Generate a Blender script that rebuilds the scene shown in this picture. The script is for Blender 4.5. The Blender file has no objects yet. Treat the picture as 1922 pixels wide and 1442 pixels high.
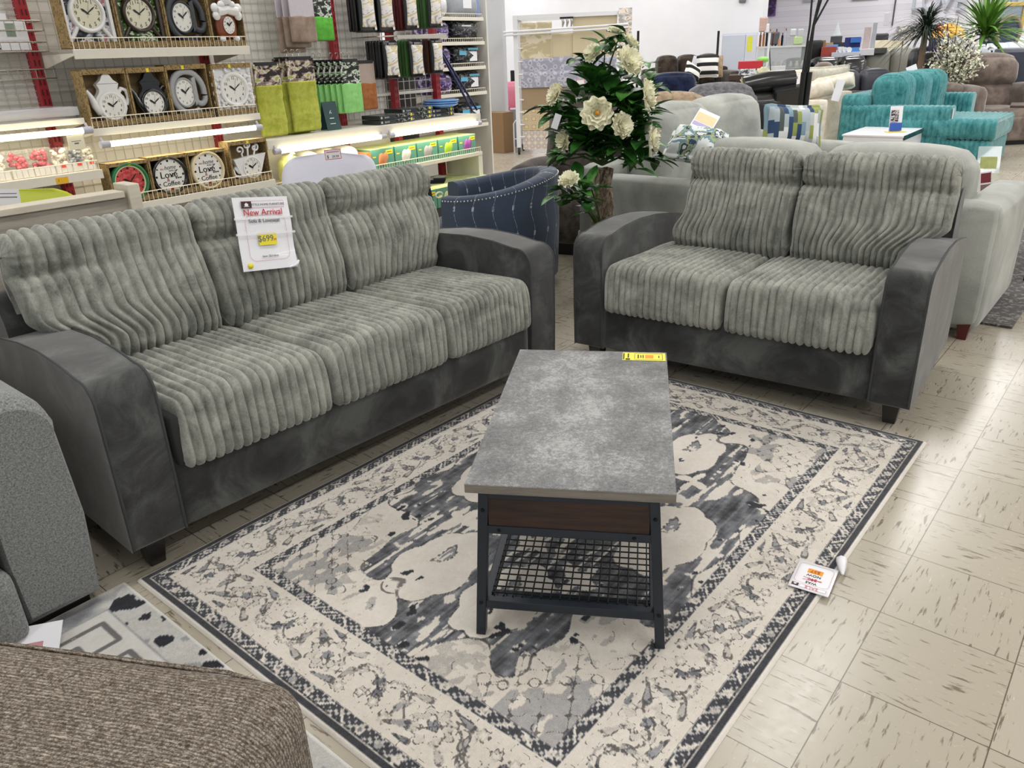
import bpy, math, random
import numpy as np
from mathutils import Matrix, Vector, Euler
C = bpy.context.scene.collection
PI = math.pi
R = math.radians
random.seed(4)

# ---------------------------------------------------------------- mesh builder
class M:
    def __init__(s): s.v=[]; s.f=[]; s.mi=[]; s.sm=[]
    def add(s,V,F,mat=0,smooth=False):
        o=len(s.v); s.v.extend([tuple(map(float,p)) for p in V])
        for f in F:
            s.f.append([i+o for i in f]); s.mi.append(mat); s.sm.append(smooth)
        return s
    def xf(s,mat4,start=0):
        for i in range(start,len(s.v)):
            s.v[i]=tuple(mat4@Vector(s.v[i]))
        return s
    def box(s,x0,x1,y0,y1,z0,z1,mat=0):
        V=[(x,y,z) for x in(x0,x1) for y in(y0,y1) for z in(z0,z1)]
        F=[(0,1,3,2),(4,6,7,5),(0,4,5,1),(2,3,7,6),(0,2,6,4),(1,5,7,3)]
        return s.add(V,F,mat)
    def cbox(s,c,d,mat=0,rz=0,rx=0,ry=0):
        n=len(s.v); s.box(-d[0]/2,d[0]/2,-d[1]/2,d[1]/2,-d[2]/2,d[2]/2,mat)
        return s.xf(Matrix.Translation(c)@Euler((rx,ry,rz)).to_matrix().to_4x4(),n)
    def frust(s,x0,x1,y0,y1,z0,X0,X1,Y0,Y1,z1,mat=0):
        V=[(x0,y0,z0),(x1,y0,z0),(x1,y1,z0),(x0,y1,z0),(X0,Y0,z1),(X1,Y0,z1),(X1,Y1,z1),(X0,Y1,z1)]
        F=[(3,2,1,0),(4,5,6,7),(0,1,5,4),(1,2,6,5),(2,3,7,6),(3,0,4,7)]
        return s.add(V,F,mat)
    def prism(s,poly,a0,a1,axis='y',mat=0,smooth=False):
        # poly: 2-d points; extruded along axis between a0 and a1
        n=len(poly); V=[]
        for a in(a0,a1):
            for p in poly:
                V.append({'x':(a,p[0],p[1]),'y':(p[0],a,p[1]),'z':(p[0],p[1],a)}[axis])
        F=[list(range(n))[::-1],list(range(n,2*n))]
        o=len(s.f); s.add(V,F,mat)
        s.add(V,[(i,(i+1)%n,n+(i+1)%n,n+i) for i in range(n)],mat,smooth)
        return s
    def loft(s,rings,mat=0,smooth=True,closed=True,caps=True,loop=False):
        n=len(rings[0]); V=[p for r in rings for p in r]; F=[]
        m=len(rings); K=m if loop else m-1
        for k in range(K):
            a=k*n; b=((k+1)%m)*n
            for i in range(n if closed else n-1):
                j=(i+1)%n; F.append((a+i,a+j,b+j,b+i))
        s.add(V,F,mat,smooth)
        if caps and not loop:
            s.add(rings[0],[list(range(n))[::-1]],mat); s.add(rings[-1],[list(range(n))],mat)
        return s
    def tube(s,pts,r,n=8,mat=0,closed=False,smooth=True,caps=True):
        P=[Vector(p) for p in pts]; m=len(P); rings=[]; up=None
        for i,p in enumerate(P):
            if closed: t=(P[(i+1)%m]-P[i-1])
            else: t=P[min(i+1,m-1)]-P[max(i-1,0)]
            if t.length<1e-9: t=Vector((0,0,1))
            t.normalize()
            if up is None:
                up=Vector((0,0,1)) if abs(t.z)<.9 else Vector((1,0,0))
            a=t.cross(up)
            if a.length<1e-6: a=t.cross(Vector((0,1,.3)))
            a.normalize(); b=a.cross(t); up=b.copy()
            rr=r[i] if isinstance(r,(list,tuple)) else r
            rings.append([p+rr*(math.cos(2*PI*k/n)*a+math.sin(2*PI*k/n)*b) for k in range(n)])
        return s.loft(rings,mat,smooth,True,caps,closed)
    def cyl(s,p0,p1,r0,r1=None,n=16,mat=0,smooth=True):
        return s.tube([p0,p1],[r0,r0 if r1 is None else r1],n,mat,False,smooth)
    def lathe(s,prof,n=24,mat=0,c=(0,0,0),smooth=True):
        rings=[[(c[0]+r*math.cos(2*PI*k/n),c[1]+r*math.sin(2*PI*k/n),c[2]+z) for k in range(n)] for r,z in prof]
        return s.loft(rings,mat,smooth)
    def ell(s,c,r,n=12,m=8,mat=0):
        rings=[]
        for j in range(1,m):
            t=-PI/2+PI*j/m
            rings.append([(c[0]+r[0]*math.cos(t)*math.cos(2*PI*k/n),c[1]+r[1]*math.cos(t)*math.sin(2*PI*k/n),c[2]+r[2]*math.sin(t)) for k in range(n)])
        V=[(c[0],c[1],c[2]-r[2])]; 
        s.loft(rings,mat,True,True,False)
        a=rings[0]; s.add([(c[0],c[1],c[2]-r[2])]+a,[(0,(k+1)%n+1,k+1) for k in range(n)],mat,True)
        a=rings[-1]; s.add([(c[0],c[1],c[2]+r[2])]+a,[(0,k+1,(k+1)%n+1) for k in range(n)],mat,True)
        return s
    def soft(s,x0,x1,y0,y1,z0,z1,r=.05,bulge=(0,0,0),n=12,mat=0,disp=None):
        # rounded, puffed cushion block; welded cube-sphere grid
        c=np.array([(x0+x1)/2,(y0+y1)/2,(z0+z1)/2]); h=np.array([(x1-x0)/2,(y1-y0)/2,(z1-z0)/2])
        r=min(r,*(h*.999)); idx={}; V=[]; F=[]
        def pt(a):
            key=tuple(np.round(a,5))
            if key in idx: return idx[key]
            b=np.sin(np.array(a)*PI/2)
            p=b*h; q=np.clip(p,-(h-r),h-r); d=p-q
            L=np.linalg.norm(d); 
            o=q+(d/L*r if L>1e-9 else 0)
            for k in range(3):
                i,j=[t for t in range(3) if t!=k]
                o[k]+=a[k]*bulge[k]*(1-b[i]**2)*(1-b[j]**2)
            if disp is not None: o=o+np.array(disp(o,h,b))
            idx[key]=len(V); V.append(tuple(c+o)); return idx[key]
        g=np.linspace(-1,1,n+1)
        for k in range(3):
            i,j=[(1,2),(2,0),(0,1)][k]
            for sg in(-1,1):
                for u in range(n):
                    for w in range(n):
                        q=[]
                        for (du,dw) in((0,0),(1,0),(1,1),(0,1)):
                            a=[0,0,0]; a[k]=sg; a[i]=g[u+du]; a[j]=g[w+dw]; q.append(pt(a))
                        F.append(q if sg>0 else q[::-1])
        return s.add(V,F,mat,True)
    def build(s,name,mats,parent=None,bev=0,seg=2,loc=None,rot=None):
        me=bpy.data.meshes.new(name); me.from_pydata(s.v,[],s.f)
        if not isinstance(mats,(list,tuple)): mats=[mats]
        for m in mats: me.materials.append(m)
        me.polygons.foreach_set('material_index',[min(i,len(mats)-1) for i in s.mi])
        me.polygons.foreach_set('use_smooth',s.sm)
        me.update()
        o=bpy.data.objects.new(name,me); C.objects.link(o)
        if parent: o.parent=parent
        if loc: o.location=loc
        if rot: o.rotation_euler=rot
        if bev:
            b=o.modifiers.new('b','BEVEL'); b.width=bev; b.segments=seg; b.limit_method='ANGLE'; b.angle_limit=R(40)
        return o

def tag(o,label=None,cat=None,group=None,kind=None):
    for k,v in(('label',label),('category',cat),('group',group),('kind',kind)):
        if v: o[k]=v
    return o
def thing(name,label,cat,loc=(0,0,0),rz=0,group=None,rot=None):
    o=bpy.data.objects.new(name,None); C.objects.link(o); o.empty_display_size=.1
    o.location=loc; o.rotation_euler=rot if rot else (0,0,rz)
    return tag(o,label,cat,group)
def dup(o,parent=None):
    c=o.copy(); C.objects.link(c)
    if parent: c.parent=parent
    for ch in [x for x in bpy.data.objects if x.parent==o]: dup(ch,c)
    return c
def text(name,body,size,mat,parent,loc,rot=(0,0,0),align='CENTER',extr=.0006,shear=0,sx=1,bold=0):
    cu=bpy.data.curves.new('t','FONT'); cu.body=body; cu.size=size; cu.extrude=extr; cu.align_x=align; cu.align_y='CENTER'; cu.shear=shear; cu.offset=bold
    cu.resolution_u=3
    t=bpy.data.objects.new('t',cu); C.objects.link(t)
    me=bpy.data.meshes.new_from_object(t); bpy.data.objects.remove(t)
    me.materials.clear(); me.materials.append(mat)
    o=bpy.data.objects.new(name,me); C.objects.link(o); o.parent=parent; o.location=loc; o.rotation_euler=rot; o.scale=(sx,1,1)
    return o

# ---------------------------------------------------------------- materials
def lin(c):
    if isinstance(c,str):
        c=[int(c[i:i+2],16)/255 for i in(0,2,4)]
    return tuple(x/12.92 if x<=.04045 else ((x+.055)/1.055)**2.4 for x in c)
class NT:
    def __init__(s,name):
        s.m=bpy.data.materials.new(name); s.m.use_nodes=True; s.t=s.m.node_tree; s.n=s.t.nodes; s.b=s.n['Principled BSDF']
    def node(s,typ,**kw):
        n=s.n.new(typ)
        for k,v in kw.items():
            if k in n.inputs.keys(): s.put(n.inputs[k],v)
            else: setattr(n,k,v)
        return n
    def put(s,sock,v):
        if isinstance(v,bpy.types.NodeSocket): s.t.links.new(v,sock)
        elif isinstance(v,bpy.types.Node): s.t.links.new(v.outputs[0],sock)
        else:
            if sock.type=='RGBA' and len(v)==3: v=(*v,1)
            sock.default_value=v
    def math(s,op,a,b=0,c=None,clamp=False):
        n=s.n.new('ShaderNodeMath'); n.operation=op; n.use_clamp=clamp
        s.put(n.inputs[0],a); s.put(n.inputs[1],b)
        if c is not None: s.put(n.inputs[2],c)
        return n.outputs[0]
    def mix(s,f,a,b,blend='MIX'):
        n=s.n.new('ShaderNodeMix'); n.data_type='RGBA'; n.blend_type=blend
        s.put(n.inputs[0],f); s.put(n.inputs[6],a); s.put(n.inputs[7],b); return n.outputs[2]
    def ramp(s,f,stops,interp='LINEAR'):
        n=s.n.new('ShaderNodeValToRGB'); n.color_ramp.interpolation=interp; e=n.color_ramp.elements
        while len(e)<len(stops): e.new(.5)
        for i,(p,c) in enumerate(stops):
            e[i].position=p; e[i].color=(*c,1) if len(c)==3 else c
        s.put(n.inputs[0],f); return n.outputs[0]
    def coord(s,out='Object',scale=(1,1,1),rot=(0,0,0),loc=(0,0,0)):
        t=s.n.new('ShaderNodeTexCoord'); m=s.n.new('ShaderNodeMapping'); s.t.links.new(t.outputs[out],m.inputs[0])
        m.inputs['Scale'].default_value=scale; m.inputs['Rotation'].default_value=rot; m.inputs['Location'].default_value=loc
        return m.outputs[0]
    def noise(s,vec,scale=5,detail=3,rough=.5,dist=0):
        n=s.n.new('ShaderNodeTexNoise'); s.put(n.inputs['Vector'],vec); n.inputs['Scale'].default_value=scale; n.inputs['Detail'].default_value=detail
        n.inputs['Roughness'].default_value=rough; n.inputs['Distortion'].default_value=dist; return n.outputs[0]
    def bump(s,h,strength=.3,dist=.01):
        n=s.n.new('ShaderNodeBump'); n.inputs['Strength'].default_value=strength; n.inputs['Distance'].default_value=dist
        s.put(n.inputs['Height'],h); s.t.links.new(n.outputs[0],s.b.inputs['Normal'])
    def set(s,**kw):
        for k,v in kw.items(): s.put(s.b.inputs[k.replace('_',' ')],v)
        return s
_mc={}
def plain(c,rough=.6,metal=0,spec=.5,vary=.08,coat=0,name=None,scale=30,trans=0,alpha=1):
    key=(str(c),rough,metal,spec,vary,coat,trans,alpha)
    if key in _mc: return _mc[key]
    t=NT(name or 'paint'); c=lin(c)
    if vary:
        f=t.noise(t.coord(),scale,3)
        t.set(Base_Color=t.mix(f,[x*(1-vary) for x in c],[min(1,x*(1+vary)) for x in c]))
    else: t.set(Base_Color=c)
    t.set(Roughness=rough,Metallic=metal); t.b.inputs['Specular IOR Level'].default_value=spec; t.b.inputs['Coat Weight'].default_value=coat
    t.b.inputs['Transmission Weight'].default_value=trans; t.b.inputs['Alpha'].default_value=alpha
    _mc[key]=t.m; return t.m
def fabric(c1,c2,scale=8,rough=.9,weave=400,bump=.15,sheen=.3,detail=4,lo=.35,hi=.65,stretch=(1,1,1),dist=.002,noise_w=True):
    key=('fab',c1,c2,scale,weave,stretch,bump,lo,hi)
    if key in _mc: return _mc[key]
    t=NT('fabric'); v=t.coord(scale=stretch)
    f=t.noise(v,scale,detail,.6,.4); g=t.noise(v,weave,2,.6)
    f2=t.math('ADD',f,t.math('MULTIPLY',t.math('SUBTRACT',g,.5),.35 if noise_w else 0))
    t.set(Base_Color=t.ramp(f2,[(lo,lin(c1)),(hi,lin(c2))]),Roughness=rough)
    t.b.inputs['Specular IOR Level'].default_value=.15
    t.b.inputs['Sheen Weight'].default_value=sheen; t.b.inputs['Sheen Roughness'].default_value=.4
    if bump: t.bump(g,bump,dist)
    _mc[key]=t.m; return t.m
def wood(c1,c2,axis=0,scale=4,rough=.45,stretch=12):
    key=('wood',c1,c2,axis,scale)
    if key in _mc: return _mc[key]
    t=NT('wood'); sc=[stretch]*3; sc[axis]=1
    v=t.coord(scale=sc); f=t.noise(v,scale,6,.65,.6)
    t.set(Base_Color=t.ramp(f,[(.3,lin(c1)),(.7,lin(c2))]),Roughness=rough); t.bump(f,.08,.002)
    _mc[key]=t.m; return t.m
def glow(c,strength,name='glow'):
    t=NT(name); t.set(Base_Color=lin(c),Emission_Color=lin(c),Emission_Strength=strength); return t.m
def glass(c='ffffff',rough=.03,alpha=.18):
    key=('glass',c,alpha)
    if key in _mc: return _mc[key]
    t=NT('clear_plastic'); t.set(Base_Color=lin(c),Roughness=rough,Alpha=alpha); t.b.inputs['Specular IOR Level'].default_value=.6
    _mc[key]=t.m; return t.m
# ---------------------------------------------------------------- camera
cam=bpy.data.cameras.new('camera'); co=bpy.data.objects.new('camera',cam); C.objects.link(co)
FOC,H=1439.76,1.3757
def _cam(pi,ya,ro):                           # camera(right,down,forward) = RC @ world
    f=np.array([math.cos(ya)*math.cos(pi),math.sin(ya)*math.cos(pi),-math.sin(pi)]); r=np.array([math.sin(ya),-math.cos(ya),0]); d=np.cross(f,r)
    c,s=math.cos(ro),math.sin(ro); return np.stack([c*r+s*d,-s*r+c*d,f])
RC=_cam(.4063,.7088,.0404)
mw=Matrix(((RC[0][0],-RC[1][0],-RC[2][0],0),(RC[0][1],-RC[1][1],-RC[2][1],0),(RC[0][2],-RC[1][2],-RC[2][2],H),(0,0,0,1)))
co.matrix_world=mw
cam.sensor_width=36; cam.lens=FOC/1922*36; cam.clip_start=.02; cam.clip_end=100
bpy.context.scene.camera=co
def ray(px,py): return RC.T@np.array([px-961.,py-721.,FOC])
def onz(px,py,z=0):
    r=ray(px,py); t=(z-H)/r[2]; return float(r[0]*t),float(r[1]*t),z
def ony(px,py,y):
    r=ray(px,py); t=y/r[1]; return float(r[0]*t),y,float(H+r[2]*t)
def onx(px,py,x):
    r=ray(px,py); t=x/r[0]; return x,float(r[1]*t),float(H+r[2]*t)
def atd(px,py,d):       # point at horizontal distance d from the camera's foot
    r=ray(px,py); t=d/math.hypot(r[0],r[1]); return Vector((r[0]*t,r[1]*t,H+r[2]*t))

class Fr:                                     # a turned frame standing on the floor
    def __init__(s,x,y,deg): s.o=np.array([x,y,0.]); s.a=R(deg); c,n=math.cos(s.a),math.sin(s.a); s.M=np.array([[c,-n,0],[n,c,0],[0,0,1]])
    def on(s,px,py,axis,val):                 # where the sight line meets local[axis]=val
        c=s.M.T@(np.array([0,0,H])-s.o); r=s.M.T@ray(px,py); t=(val-c[axis])/r[axis]; return tuple(float(q) for q in c+r*t)
    def w(s,p): return tuple(float(q) for q in s.M@np.array(p,float)+s.o)

# ---------------------------------------------------------------- view, world, lights
sc=bpy.context.scene
sc.view_settings.view_transform='Standard'; sc.view_settings.look='None'; sc.view_settings.gamma=1; sc.view_settings.use_curve_mapping=False
sc.view_settings.exposure=0.1
w=bpy.data.worlds.new('world'); sc.world=w; w.use_nodes=True
w.node_tree.nodes['Background'].inputs[0].default_value=(.93,.97,1,1); w.node_tree.nodes['Background'].inputs[1].default_value=.42
def area(loc,sx,sy,power,rot=(0,0,0),col=(1,.985,.97)):
    l=bpy.data.lights.new('ceiling_lamp','AREA'); l.shape='RECTANGLE'; l.size=sx; l.size_y=sy; l.energy=power; l.color=col
    o=bpy.data.objects.new('ceiling_lamp',l); C.objects.link(o); o.location=loc; o.rotation_euler=rot; return o
for x,k in((-2.5,.70),(1.5,.74),(5.5,1.0),(9.5,1.2),(13.2,1.1),(18,1.9)):
    for y in(-9,-5.5,-2,1.5,5,8.5,12):
        if x>14 and y>7: continue
        area((x,y,3.95),2.4,.35,50*k)

# ---------------------------------------------------------------- room shell
def struct(name,m,mats,bev=0):
    return tag(m.build(name,mats,bev=bev),kind='structure')
def floor_mat():
    t=NT('vinyl_tile'); v=t.coord(scale=(1/.3048,1/.3048,1),loc=(-3.967,-1.064,0))
    sx=t.node('ShaderNodeSeparateXYZ',Vector=v); X,Y=sx.outputs[0],sx.outputs[1]
    fx=t.math('FLOOR',X); fy=t.math('FLOOR',Y)
    par=t.math('FLOORED_MODULO',t.math('ADD',fx,fy),2)
    gx=t.math('ABSOLUTE',t.math('SUBTRACT',t.math('FRACT',X),.5)); gy=t.math('ABSOLUTE',t.math('SUBTRACT',t.math('FRACT',Y),.5))
    joint=t.math('GREATER_THAN',t.math('MAXIMUM',gx,gy),.4955)
    def flecks(sa,sb,seed):
        m=t.n.new('ShaderNodeMapping'); t.put(m.inputs[0],v); m.inputs['Scale'].default_value=(sa,sb,1); m.inputs['Location'].default_value=(seed,seed*2,0)
        a=t.noise(m.outputs[0],1.0,4,.62,.5); return a
    A=flecks(3.4,26,0); B=flecks(26,3.4,7)
    f=t.math('ADD',t.math('MULTIPLY',A,par),t.math('MULTIPLY',B,t.math('SUBTRACT',1,par)))
    wn=t.node('ShaderNodeTexWhiteNoise'); cb=t.node('ShaderNodeCombineXYZ',X=fx,Y=fy); t.put(wn.inputs[0],cb.outputs[0])
    big=t.noise(v,.35,3); fine=t.noise(v,14,3,.7)
    base=t.mix(wn.outputs[0],lin('b0a899'),lin('bab3a5'))
    base=t.mix(t.math('MULTIPLY',big,.5),base,lin('a69e8e'))
    base=t.mix(t.ramp(f,[(.585,(0,0,0)),(.64,(1,1,1))]),base,lin('75695a'))
    base=t.mix(t.ramp(f,[(.26,(1,1,1)),(.33,(0,0,0))]),base,lin('d9d3c7'))
    base=t.mix(t.math('MULTIPLY',t.ramp(fine,[(.55,(0,0,0)),(.75,(1,1,1))]),.25),base,lin('a3977f'))
    base=t.mix(t.math('MULTIPLY',joint,.9),base,lin('574d3e'))
    t.set(Base_Color=base,Roughness=t.math('ADD',.17,t.math('MULTIPLY',fine,.16)))
    t.b.inputs['Specular IOR Level'].default_value=.5
    t.bump(t.math('SUBTRACT',t.math('MULTIPLY',t.noise(v,9,3),.5),joint),.06,.004)
    return t.m
m=M(); m.box(-6,30,-12,24,-.1,0); struct('floor',m,floor_mat())
wall_white=NT('painted_block'); v_=wall_white.coord()
wall_white.set(Base_Color=wall_white.mix(wall_white.noise(v_,3,4),lin('e4e5ea'),lin('eeeff3')),Roughness=.6)
wall_white=wall_white.m
m=M(); m.box(-6,30,-12,24,4.0,4.1); struct('ceiling',m,plain('e8e8e6',.9,name='ceiling_tile'))
# ---------------------------------------------------------------- corduroy seating
def cord_mat(c_lo,c_hi,name='plush_corduroy',seed=0):
    t=NT(name); v=t.coord(loc=(seed,seed,0)); pile=t.noise(v,7,5,.68,.8); fine=t.noise(v,170,3,.7); br=t.noise(t.coord(scale=(1,1,.25)),38,3,.6)
    f=t.math('ADD',t.math('MULTIPLY',pile,.55),t.math('ADD',t.math('MULTIPLY',fine,.2),t.math('MULTIPLY',br,.25)))
    t.set(Base_Color=t.ramp(f,[(.36,lin(c_lo)),(.64,lin(c_hi))]),Roughness=.95)
    t.b.inputs['Specular IOR Level'].default_value=.1; t.b.inputs['Sheen Weight'].default_value=.5; t.b.inputs['Sheen Roughness'].default_value=.35
    t.bump(t.math('ADD',fine,br),.35,.003); return t.m
def suede_mat(c_lo,c_hi,streak=1,name='brushed_suede'):
    t=NT(name); v=t.coord(scale=(1,1,streak)); a=t.noise(v,5.5,5,.62,.7); b=t.noise(v,260,2,.6)
    f=t.math('ADD',t.math('MULTIPLY',a,.9),t.math('MULTIPLY',b,.1))
    t.set(Base_Color=t.ramp(f,[(.38,lin(c_lo)),(.5,lin('3e3f3f') if name=='brushed_suede' else lin(c_lo)),(.64,lin(c_hi))]),Roughness=.82)
    t.b.inputs['Specular IOR Level'].default_value=.2; t.b.inputs['Sheen Weight'].default_value=.45; t.b.inputs['Sheen Roughness'].default_value=.45
    t.bump(b,.1,.001); return t.m
CORD=cord_mat('666864','b3b4ab'); SUEDE=suede_mat('2d2e2e','5a5c5b'); PIPE=plain('3a3c3e',.8,vary=.1); LEG=plain('17130f',.35,vary=.15,coat=.3)

def arc(cx,cz,r,a0,a1,n):
    return [(cx+r*math.cos(a0+(a1-a0)*i/n),cz+r*math.sin(a0+(a1-a0)*i/n)) for i in range(n+1)]
def resample(P,n,closed=True):
    P=np.array(P+([P[0]] if closed else [])); d=np.r_[0,np.cumsum(np.linalg.norm(np.diff(P,axis=0),axis=1))]
    s=np.linspace(0,d[-1],n+1)[:-1] if closed else np.linspace(0,d[-1],n)
    return np.stack([np.interp(s,d,P[:,k]) for k in range(P.shape[1])],1)
RIBT=np.array([-1,-.86,-.6,-.3,0,.3,.6,.86])
def ribbed(m,prof,x0f,x1f,nrib,amp=.011,endr=.035,n=90,wob=.003,extra=None,seed=0,mat=0):
    """closed (y,z) profile swept along x, ribs running along the profile. x0f/x1f(u,z)->x limits"""
    P=resample(prof,n); T=np.roll(P,-1,0)-np.roll(P,1,0); T/=np.linalg.norm(T,axis=1)[:,None]
    N=np.stack([T[:,1],-T[:,0]],1)
    if np.sum((P-P.mean(0))*N)<0: N=-N
    u=np.arange(n)/n; xs=[]
    for k in range(nrib): xs+=[(k+(t+1)/2)/nrib for t in RIBT]
    xs.append(1.0); rng=np.random.RandomState(seed); ph=rng.rand(nrib+2,3)*6.28
    rings=[]; X0=np.array([x0f(a,p[1]) for a,p in zip(u,P)]); X1=np.array([x1f(a,p[1]) for a,p in zip(u,P)])
    W=(X1-X0).mean()
    for i,s in enumerate(xs):
        k=min(int(s*nrib+1e-6),nrib-1); t=(s*nrib-k)*2-1
        rib=amp*(1-abs(t)**2.6)-amp
        jit=wob*(np.sin(u*23+ph[k,0])+.6*np.sin(u*47+ph[k,1]))*(1-abs(t)*.4)
        e=min(s,1-s)*W; inset=-endr*(1-math.sqrt(max(0,1-(1-min(1,e/endr))**2))) if e<endr else 0
        off=rib+inset+wob*.5*np.sin(u*31+ph[k,2])*(1-abs(t))
        if extra is not None: off=off+extra(u,P,s)
        q=P+N*np.asarray(off)[:,None] if np.ndim(off) else P+N*off
        x=X0+(X1-X0)*s+jit
        rings.append([(x[j],q[j,0],q[j,1]) for j in range(n)])
    return m.loft(rings,mat,True)

def couch(root,L,aw,bounds,seat_b,flare,ribs,leg_y=.75,depth=.86,amp=.0135,seed=0,pinches=(),seat0=None,seat1=None,shear=0,frame=None):
    fr=frame or (.02,L-.02,.76)
    """two-tone couch: x along its length, y back, z up, front of the rail at y=0"""
    zb=.105
    # arms
    for side in(0,1):
        x0=0 if side==0 else L-aw; x1=x0+aw
        top=[(.085,.622),(.2,.638),(.35,.644),(.52,.634),(.68,.612),(depth-.01,.58)]
        P=[(0.0,zb),(-.006,.3),(-.008,.535)]+arc(.062,.552,.07,PI,PI/2,6)[1:]+top+[(depth,.53),(depth,zb)]
        m=M(); inner=(x1-.004) if side==0 else (x0+.004)
        m.prism(P,x0,x1,'x',0,True); a=m.build('arm',SUEDE,root,bev=.016,seg=3)
        for xe in(x0+.005,x1-.005):
            Q=[(-.002,zb+.01)]+P[1:-2]
            cx=sum(p[0] for p in P)/len(P)
            m=M(); m.tube([(xe,p[0]+(.001 if p[0]<.1 else 0),p[1]-.001) for p in Q],.0042,6); m.build('piping',PIPE,a)
    # rail and back frame
    m=M(); m.soft(aw-.005,L-aw+.005,.012,.6,zb,.36,.014,n=10); m.build('front_rail',SUEDE,root)
    m=M(); P=[(.60,zb),(.66,fr[2]-.02)]+arc(.74,fr[2],.07,PI,0,6)+[(.83,.5),(depth-.02,zb)]
    m.prism(P,fr[0],fr[1],'x',0,True); m.build('back_frame',SUEDE,root,bev=.02,seg=3)
    for lx,ly in((.045,.045),(L-.11,.075),(.045,leg_y-.03),(L-.11,leg_y-.03)):
        m=M(); m.frust(lx+.012,lx+.058,ly+.012,ly+.058,0,lx,lx+.07,ly,ly+.07,zb+.004); m.build('leg',LEG,root,bev=.004)
    # seat cushions
    s0=aw+.006 if seat0 is None else seat0; s1=L-aw-.006 if seat1 is None else seat1
    E=[s0]+seat_b+[s1]
    for k in range(len(E)-1):
        a,b=E[k]+.004,E[k+1]-.004
        prof=[(.66,.39),(.66,.485)]+[(.5,.497),(.3,.505),(.14,.512)]+arc(.03,.46,.055,PI/2,PI,6)+[(-.032,.41),(-.036,.36)]+arc(-.002,.325,.034,PI,1.5*PI,5)+[(.1,.292),(.3,.325),(.6,.35)]
        def ex(u,P,s,k=k):
            y,z=P[:,0],P[:,1]
            up=np.clip((z-.445)/.05,0,1)
            return up*(.022*np.sin(PI*np.clip(s,0,1))**.6-.012)*np.clip((.7-y)/.3,0,1)
        m=M(); ribbed(m,prof,lambda u,z:a,lambda u,z:b,ribs[0],amp,.035,110,.0022,ex,seed+k)
        m.build('seat_cushion',CORD,root)
    # back cushions with a gathered head roll
    E=[None]+bounds+[None]
    n=len(E)-1
    for k in range(n):
        def lim(e,sgn,z,first):
            return None
        lo=flare[0] if k==0 else (E[k],None); hi=flare[1] if k==n-1 else (E[k+1],None)
        def x0f(u,z,lo=lo):
            h=(z-.48)/.48
            if lo[1] is None: return lo[0]-shear*h+.003
            return lo[0]+(lo[1]-lo[0])*(3*(q:=max(0,min(1,(h-.16)/.26)))**2-2*q**3)
        def x1f(u,z,hi=hi):
            h=(z-.48)/.48
            if hi[1] is None: return hi[0]-shear*h-.003
            return hi[0]+(hi[1]-hi[0])*(3*(q:=max(0,min(1,(h-.16)/.26)))**2-2*q**3)
        prof=[(.585,.465),(.542,.48),(.520,.53),(.526,.62),(.544,.72),(.560,.79),(.570,.842)]+arc(.648,.864,.078,PI*1.06,0.05*PI,8)+[(.745,.81),(.735,.68),(.72,.48),(.65,.455)]
        pin=pinches[k]
        def ex(u,P,s,pin=pin):
            y,z=P[:,0],P[:,1]; front=np.clip((.665-y)/.06,0,1)
            zz=.815-.01*math.sin(s*PI)
            dp=pin[0]+(pin[1]-pin[0])*max(0,1-s/.55)**1.2+(pin[2]-pin[0])*max(0,(s-.45)/.55)**1.2
            tuck=-dp*np.exp(-((z-zz)/.017)**2)-dp*.35*np.exp(-((z-zz)/.06)**2)
            puff=.028*np.sin(PI*s)**.5*np.exp(-((z-.64)/.14)**2)+.010*np.sin(PI*s)**.5*np.exp(-((z-.9)/.07)**2)
            gather=dp*.22*np.sin(z*260+s*9)*np.exp(-((z-zz)/.06)**2)*(max(0,1-s/.25)+max(0,(s-.75)/.25))
            return front*(tuck+puff+gather)
        m=M(); ribbed(m,prof,x0f,x1f,ribs[1],amp*1.15,.05,150,.0035,ex,seed+20+k)
        m.build('back_cushion',CORD,root)
    return root

sofa=thing('sofa','three-seat ribbed grey corduroy sofa with charcoal suede arms and paper sign on its back','sofa',(.678,2.028,0),R(-1.66))
couch(sofa,1.93,.166,[.68,1.245],[.722,1.264],((.175,.06),(1.755,1.80)),(17,17),seed=3,pinches=[(.002,.035,.008),(.005,.045,.006),(.002,.05,.03)],seat0=.19,shear=.02,frame=(.02,1.74,.68))
m=M(); m.soft(.172,.30,-.012,.60,.30,.475,.03,n=6); m.build('cushion_core',plain('2c2d2e',.9),sofa)
m=M(); m.tube([(1.752+.02*math.cos(a),.50,.812+.012*math.sin(a)) for a in np.linspace(0,5.8,14)],.004,6); m.build('loose_loop',plain('d8d2b8',.6),sofa)
love=thing('loveseat','two-seat ribbed grey corduroy loveseat with charcoal suede arms behind the coffee table','sofa',(2.782,1.9857,0),R(-85.86))
couch(love,1.445,.15,[.785],[.712],((.225,.275),(1.285,1.405)),(19,20),seed=11,pinches=[(.005,.05,.05),(.003,.055,.03)],frame=(.26,1.41,.74))

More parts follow.
